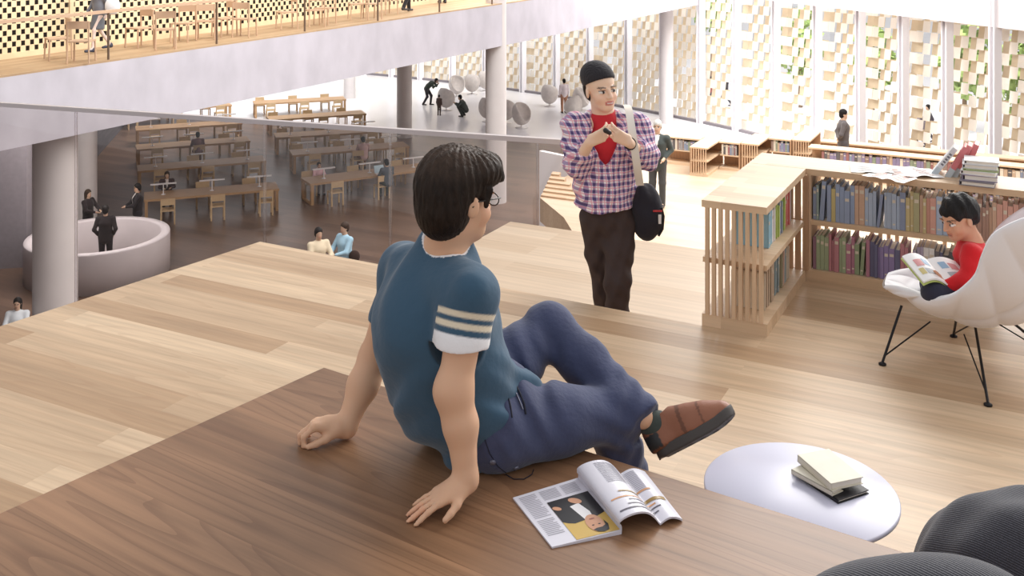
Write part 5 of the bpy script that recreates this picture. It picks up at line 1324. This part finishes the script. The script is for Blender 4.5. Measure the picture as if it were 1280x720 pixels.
# beanie
h=Vol(J['head']-.2,J['head']+.22,.005); T=lambda x,y,z: J['head']+R2@A3((x,y,z))
h.ell(T(-.020,0,.052),(.108,.088,.088),R2,.02); h.ell(T(-.055,0,.085),(.075,.072,.062),R2,.04)
h.put(J['head']-.2,J['head']+.2,lambda X,Y,Z: ((X-J['head'][0])*R2[0,2]+(Y-J['head'][1])*R2[1,2]+(Z-J['head'][2])*R2[2,2])-.040+ -.38*((X-J['head'][0])*R2[0,0]+(Y-J['head'][1])*R2[1,0])*-1*-1,.006,'s')
h.folds(lambda X,Y,Z:.0015*np.sin(np.arctan2(Y-J['head'][1],X-J['head'][0])*60))
h.build('beanie',CLOTH,yb,A3(rgb(48,46,50)))
h=Vol(J['head']-.2,J['head']+.2,.006); h.ell(T(-.035,0,.02),(.088,.079,.08),R2,.01); h.ell(T(-.055,0,-.02),(.055,.070,.065),R2,.02); h.put(J['head']-.2,J['head']+.2,lambda X,Y,Z: -.028-((X-J['head'][0])*R2[0,0]+(Y-J['head'][1])*R2[1,0]+(Z-J['head'][2])*R2[2,0]),.006,'s')
for y in (-1,1): h.ell(T(-.012,y*.085,-.018),(.034,.03,.05),R2,.01,'s')
h.build('hair',HAIRM,yb,A3((.02,.014,.012)))
v=Vol(Q2(760,172,-.30)-.1,Q2(760,172,-.30)+.1,.004); v.cone(Q2(757,163,-.31),Q2(762,166,-.31),.014,.012); o=v.build('phone_charm',LEATH,None,A3(rgb(50,44,46))); o.name='earphone_case'; o.location=bb; tag(o,'small dark case held in both hands by the young man in the beanie','case')
wb_=MB(); wb_.tube([J['wrL']*.92+J['elL']*.08+.030*(np.array((math.cos(a),.3*math.sin(a),math.sin(a)))) for a in [2*PI*i/16 for i in range(17)]],.004,6); wb_.build('wristband',mat('dark wristband',rgb(40,36,38)),yb)
# messenger bag hanging at his side
bg_=empty('messenger_bag',bb+Vector(tuple(Q2(808,262,-.02))),0,'black messenger bag with white strap hanging beside the beanie man','bag')
v=Vol((-.14,-.12,-.22),(.14,.12,.22),.006)
v.ell((0,0,-.01),(.085,.07,.16),k=.02); v.ell((.01,-.02,-.04),(.082,.075,.115),k=.02); v.ell((-.025,-.03,.02),(.05,.055,.125),k=.02)
v.folds(lambda X,Y,Z:.003*np.sin(Z*50+X*30)); v.build('pouch',CLOTH,bg_,A3(rgb(44,42,50)),smooth=1)
off=-A3(bg_.location)+bB
st=MB(); pts=[Q2(783,131,.06),Q2(786,138,-.09),Q2(791,170,-.215),Q2(796,205,-.215),Q2(800,232,-.13)]; 
def ribbon(m,pts,w,wd=(1,0,0)):
    n=len(pts); wd=A3(wd)*w/2; nn=A3((0,-.003,0))
    m.add([p-wd for p in pts]+[p+wd for p in pts]+[p-wd-nn*2 for p in pts]+[p+wd-nn*2 for p in pts],[(i,i+1,n+i+1,n+i) for i in range(n-1)]+[(2*n+i,3*n+i,3*n+i+1,2*n+i+1) for i in range(n-1)],0,True); return m
def smoothpts(p,k=8):
    out=[]; p=[A3(x) for x in p]
    for i in range(len(p)-1):
        p0,p1,p2,p3=p[max(i-1,0)],p[i],p[i+1],p[min(i+2,len(p)-1)]
        for j in range(k): f=j/k; out.append(.5*(2*p1+(p2-p0)*f+(2*p0-5*p1+4*p2-p3)*f*f+(-p0+3*p1-3*p2+p3)*f**3))
    return out+[p[-1]]
ribbon(st,[p+off for p in smoothpts(pts)],.042); st.build('strap',mat('off white webbing',rgb(232,226,216),rough=.8),bg_)
m=MB(); m.box((.05,-.085,.015),(.05,.006,.008)); m.build('red_zip_pull',mat('red tape',rgb(196,60,64)),bg_)
m=MB(); m.box((.062,-.082,-.03),(.016,.006,.05)); m.build('white_tag',mat('white tag',rgb(236,232,230)),bg_)
m=MB(); m.tube([A3((.072,-.07,.03)),A3((.086,-.06,-.02)),A3((.080,-.06,-.09)),A3((.06,-.05,-.13))],.007,6); m.build('side_strap',mat('black webbing',rgb(40,38,44)),bg_)

# ================================================================ BOY IN THE LOUNGE CHAIR
by=Vector((2.10,4.62,Z_N+.0)); bY=A3(by)
def Q3(px,py,Y): return A3(P(px,py,Y))-bY
boy=empty('person',by,0,'black haired boy in red long-sleeved top reading in the white lounge chair','person')
s=.80
J=dict(head=Q3(1198,272,4.66),neck=Q3(1215,303,4.68),shN=Q3(1215,318,4.58),shF=Q3(1210,313,4.80),elN=Q3(1208,352,4.52),elF=Q3(1194,346,4.80),wrN=Q3(1180,357,4.56),wrF=Q3(1173,351,4.72),
 pel=Q3(1218,366,4.66),hipN=Q3(1212,368,4.61),hipF=Q3(1210,366,4.74),knN=Q3(1168,366,4.55),knF=Q3(1166,356,4.78),anN=Q3(1165,380,4.68),anF=Q3(1180,378,4.62))
R3=frame((-.93,-.22,-.34))
lo=A3((-.40,-.36,.06)); hi=A3((.34,.40,.86))
b=Vol(lo,hi,.005); head_skin(b,J['head'],R3,s)
b.cone(J['neck'],J['head']+R3@A3((-.03,0,-.07))*s,.040,.040,.02); b.cone(J['pel'],J['neck'],.06,.04,.04)
for S in 'NF':
    b.chain([J['neck']-A3((0,0,.03)),J['sh'+S],J['el'+S],J['wr'+S]],[.04,.034,.027,.019],.02)
    hand(b,J['wr'+S],A3((-.9,-.1,.25)),A3((0,.7 if S=='N' else -.7,.7)),(-.2,-.3 if S=='N' else .3,.9),.68,curl=(.5,.6,.4))
    b.chain([J['pel'],J['hip'+S],J['kn'+S],J['an'+S]],[.055,.05,.035,.026],.02)
b.build('body',SKIN,boy,head_color(J['head'],R3,s,A3(rgb(214,164,134))))
t=Vol(lo,hi,.006); t.cone(J['pel']+A3((0,0,.02)),J['neck']-A3((0,0,.05)),.082,.072,.04); t.cone(J['shN'],J['shF'],.042,.042,.05); t.cone(J['neck']-A3((0,0,.06)),J['neck']-A3((0,0,.015)),.07,.045,.03)
for S in 'NF': t.chain([J['sh'+S],J['el'+S],J['wr'+S]*.9+J['el'+S]*.1],[.043,.037,.028],.03)
t.folds(lambda X,Y,Z:.003*np.sin(Z*80+X*40))
t.put(J['neck']-.06,J['neck']+.1,lambda X,Y,Z: np.sqrt((X-J['neck'][0])**2+(Y-J['neck'][1])**2+((Z-J['neck'][2]-.03))**2)-.046,.008,'s')
lg=Q3(1208,322,4.58)
def boyc(vs):
    out=np.tile(A3(rgb(206,36,42)),(len(vs),1)); return out
to=t.build('red_top',CLOTH,boy,boyc,smooth=1)
q=Vol(lo,hi,.006); 
for S in 'NF': q.chain([J['pel'],J['hip'+S],J['kn'+S],J['an'+S]],[.08,.070,.054,.042],.02)
q.build('trousers',CLOTH,boy,A3(rgb(52,54,70)),smooth=1)
h=Vol(J['head']-.2,J['head']+.2,.005); T=lambda x,y,z: J['head']+R3@(A3((x,y,z))*s)
h.ell(T(-.018,0,.050),A3((.106,.088,.086))*s,R3,.01); h.ell(T(-.055,0,.005),A3((.07,.08,.078))*s,R3,.03)
h.ell(T(.118,0,-.055),A3((.105,.09,.108))*s,R3,.01,'s')
for y in (-1,1): h.ell(T(.008,y*.088,-.030),A3((.044,.030,.052))*s,R3,.01,'s')
h.folds(lambda X,Y,Z:.003*np.sin(X*130+Z*60)+.002*np.sin(Y*150-Z*90))
h.build('hair',HAIRM,boy,A3((.014,.012,.012)))
# open picture book on his lap
bk0=Q3(1172,341,4.60); rb=empty('picture_book',by+Vector(tuple(bk0)),0,'open picture book held by the boy in the red top','book')
PB=mat('picture book page',rgb(244,242,240),rough=.5)
bx_=nrm((-.72,-.62,-.10)); sp_=nrm((-.62,.72,.10)); nn_=np.cross(bx_,sp_); nn_=nn_ if nn_[2]>0 else -nn_
lx=nrm((-.35,-.30,.62)) # left page stands up more
def bp1_(u,v,e=0): return Vector(tuple(A3((.93,-.10,-.03))*.135*u+A3((.1,.25,.96))*0+A3((-.25,.85,.42))*(v-.5)*.165+A3((0,0,1))*(.016*math.sin(u*PI)+e)))
def bp2_(u,v,e=0): return Vector(tuple(A3((-.90,-.16,.16))*.135*u+A3((-.25,.85,.42))*(v-.5)*.165+A3((0,0,1))*(.022*math.sin(u*PI)+e)))
BC=mat('picture book cover',rgb(196,206,120),rough=.5)
for f,nm in ((bp1_,'right_page'),(bp2_,'left_page')):
    m=MB(); m.grid(lambda u,v: f(u,v,.004),12,2); m.grid(lambda u,v: f(1-u,v,-.004),12,2); m.grid(lambda u,v: f(u,0,-.004+.008*v),12,1); m.grid(lambda u,v: f(u,1,.004-.008*v),12,1); m.grid(lambda u,v: f(1,u,-.004+.008*v),2,1); pg=m.build(nm,PB,rb)
    m=MB(); m.grid(lambda u,v: f(u*1.03,v*1.06-.03,-.008),12,2); m.grid(lambda u,v: f((1-u)*1.03,v*1.06-.03,-.010),12,2); m.build('cover',BC,rb)
    for c,(u0,u1,v0,v1) in zip(((150,180,206),(214,150,150),(170,176,180),(206,190,130)),((.2,.45,.55,.8),(.5,.8,.5,.75),(.25,.6,.2,.4),(.65,.85,.2,.42))):
        m=MB(); m.grid(lambda u,v: f(u0+(u1-u0)*u,v0+(v1-v0)*v,.0052),4,2); m.build('illustration',mat('print %d %d %d'%c,rgb(*c),rough=.5),rb)
# ================================================================ CAMERA AND LIGHT
cam = bpy.data.cameras.new('camera'); co = bpy.data.objects.new('camera', cam); COL.objects.link(co)
co.location=(0,0,E); co.rotation_euler=(PI/2,0,0); cam.sensor_fit='HORIZONTAL'; cam.sensor_width=36; cam.lens=36*FPX/1280
cam.shift_y=-(360-HZ)/1280; cam.clip_start=.05; cam.clip_end=400
scene.camera=co
w=bpy.data.worlds.new('world'); scene.world=w; w.use_nodes=True; bg=w.node_tree.nodes['Background']
bg.inputs[0].default_value=(.985,.98,1,1); bg.inputs[1].default_value=.72
def area(name, loc, target, sx, sy, power, color=(1,1,1)):
    l=bpy.data.lights.new(name,'AREA'); l.shape='RECTANGLE'; l.size=sx; l.size_y=sy; l.energy=power; l.color=color
    o=bpy.data.objects.new(name,l); COL.objects.link(o); o.location=loc
    o.rotation_euler=(Vector(target)-Vector(loc)).to_track_quat('-Z','Y').to_euler(); return o
area('right_fill',(11,18,17),(1,7,7.5),18,14,5200,(1,.97,.93))  # added area light high on the right, for highlights and floor reflections
area('front_fill',(0,17,21),(2,46,3),20,10,4300,(1,.985,.975))  # added fill from the camera side, lightens the hall columns
area('hall_fill',(4,44,17),(4,50,0),30,18,19000,(1,.985,.975))  # added fill above the hall, brightens window screens and far floor
area('back_fill',(-6,43,5.6),(-6,43,0),10,8,2200,(1,.98,.97))  # added fill under the slab, lifts the dark column and back tables
area('desk_fill',(-11.5,27,4.6),(-11.5,27,0),4,3,320,(1,.97,.94))  # added fill under the balcony, brightens the reception desk
area('balcony_light',(-8,24,12),(-14,30,6.5),6,4,120,(1,.95,.86))
scene.view_settings.view_transform='Standard'; scene.view_settings.look='None'; scene.view_settings.exposure=0
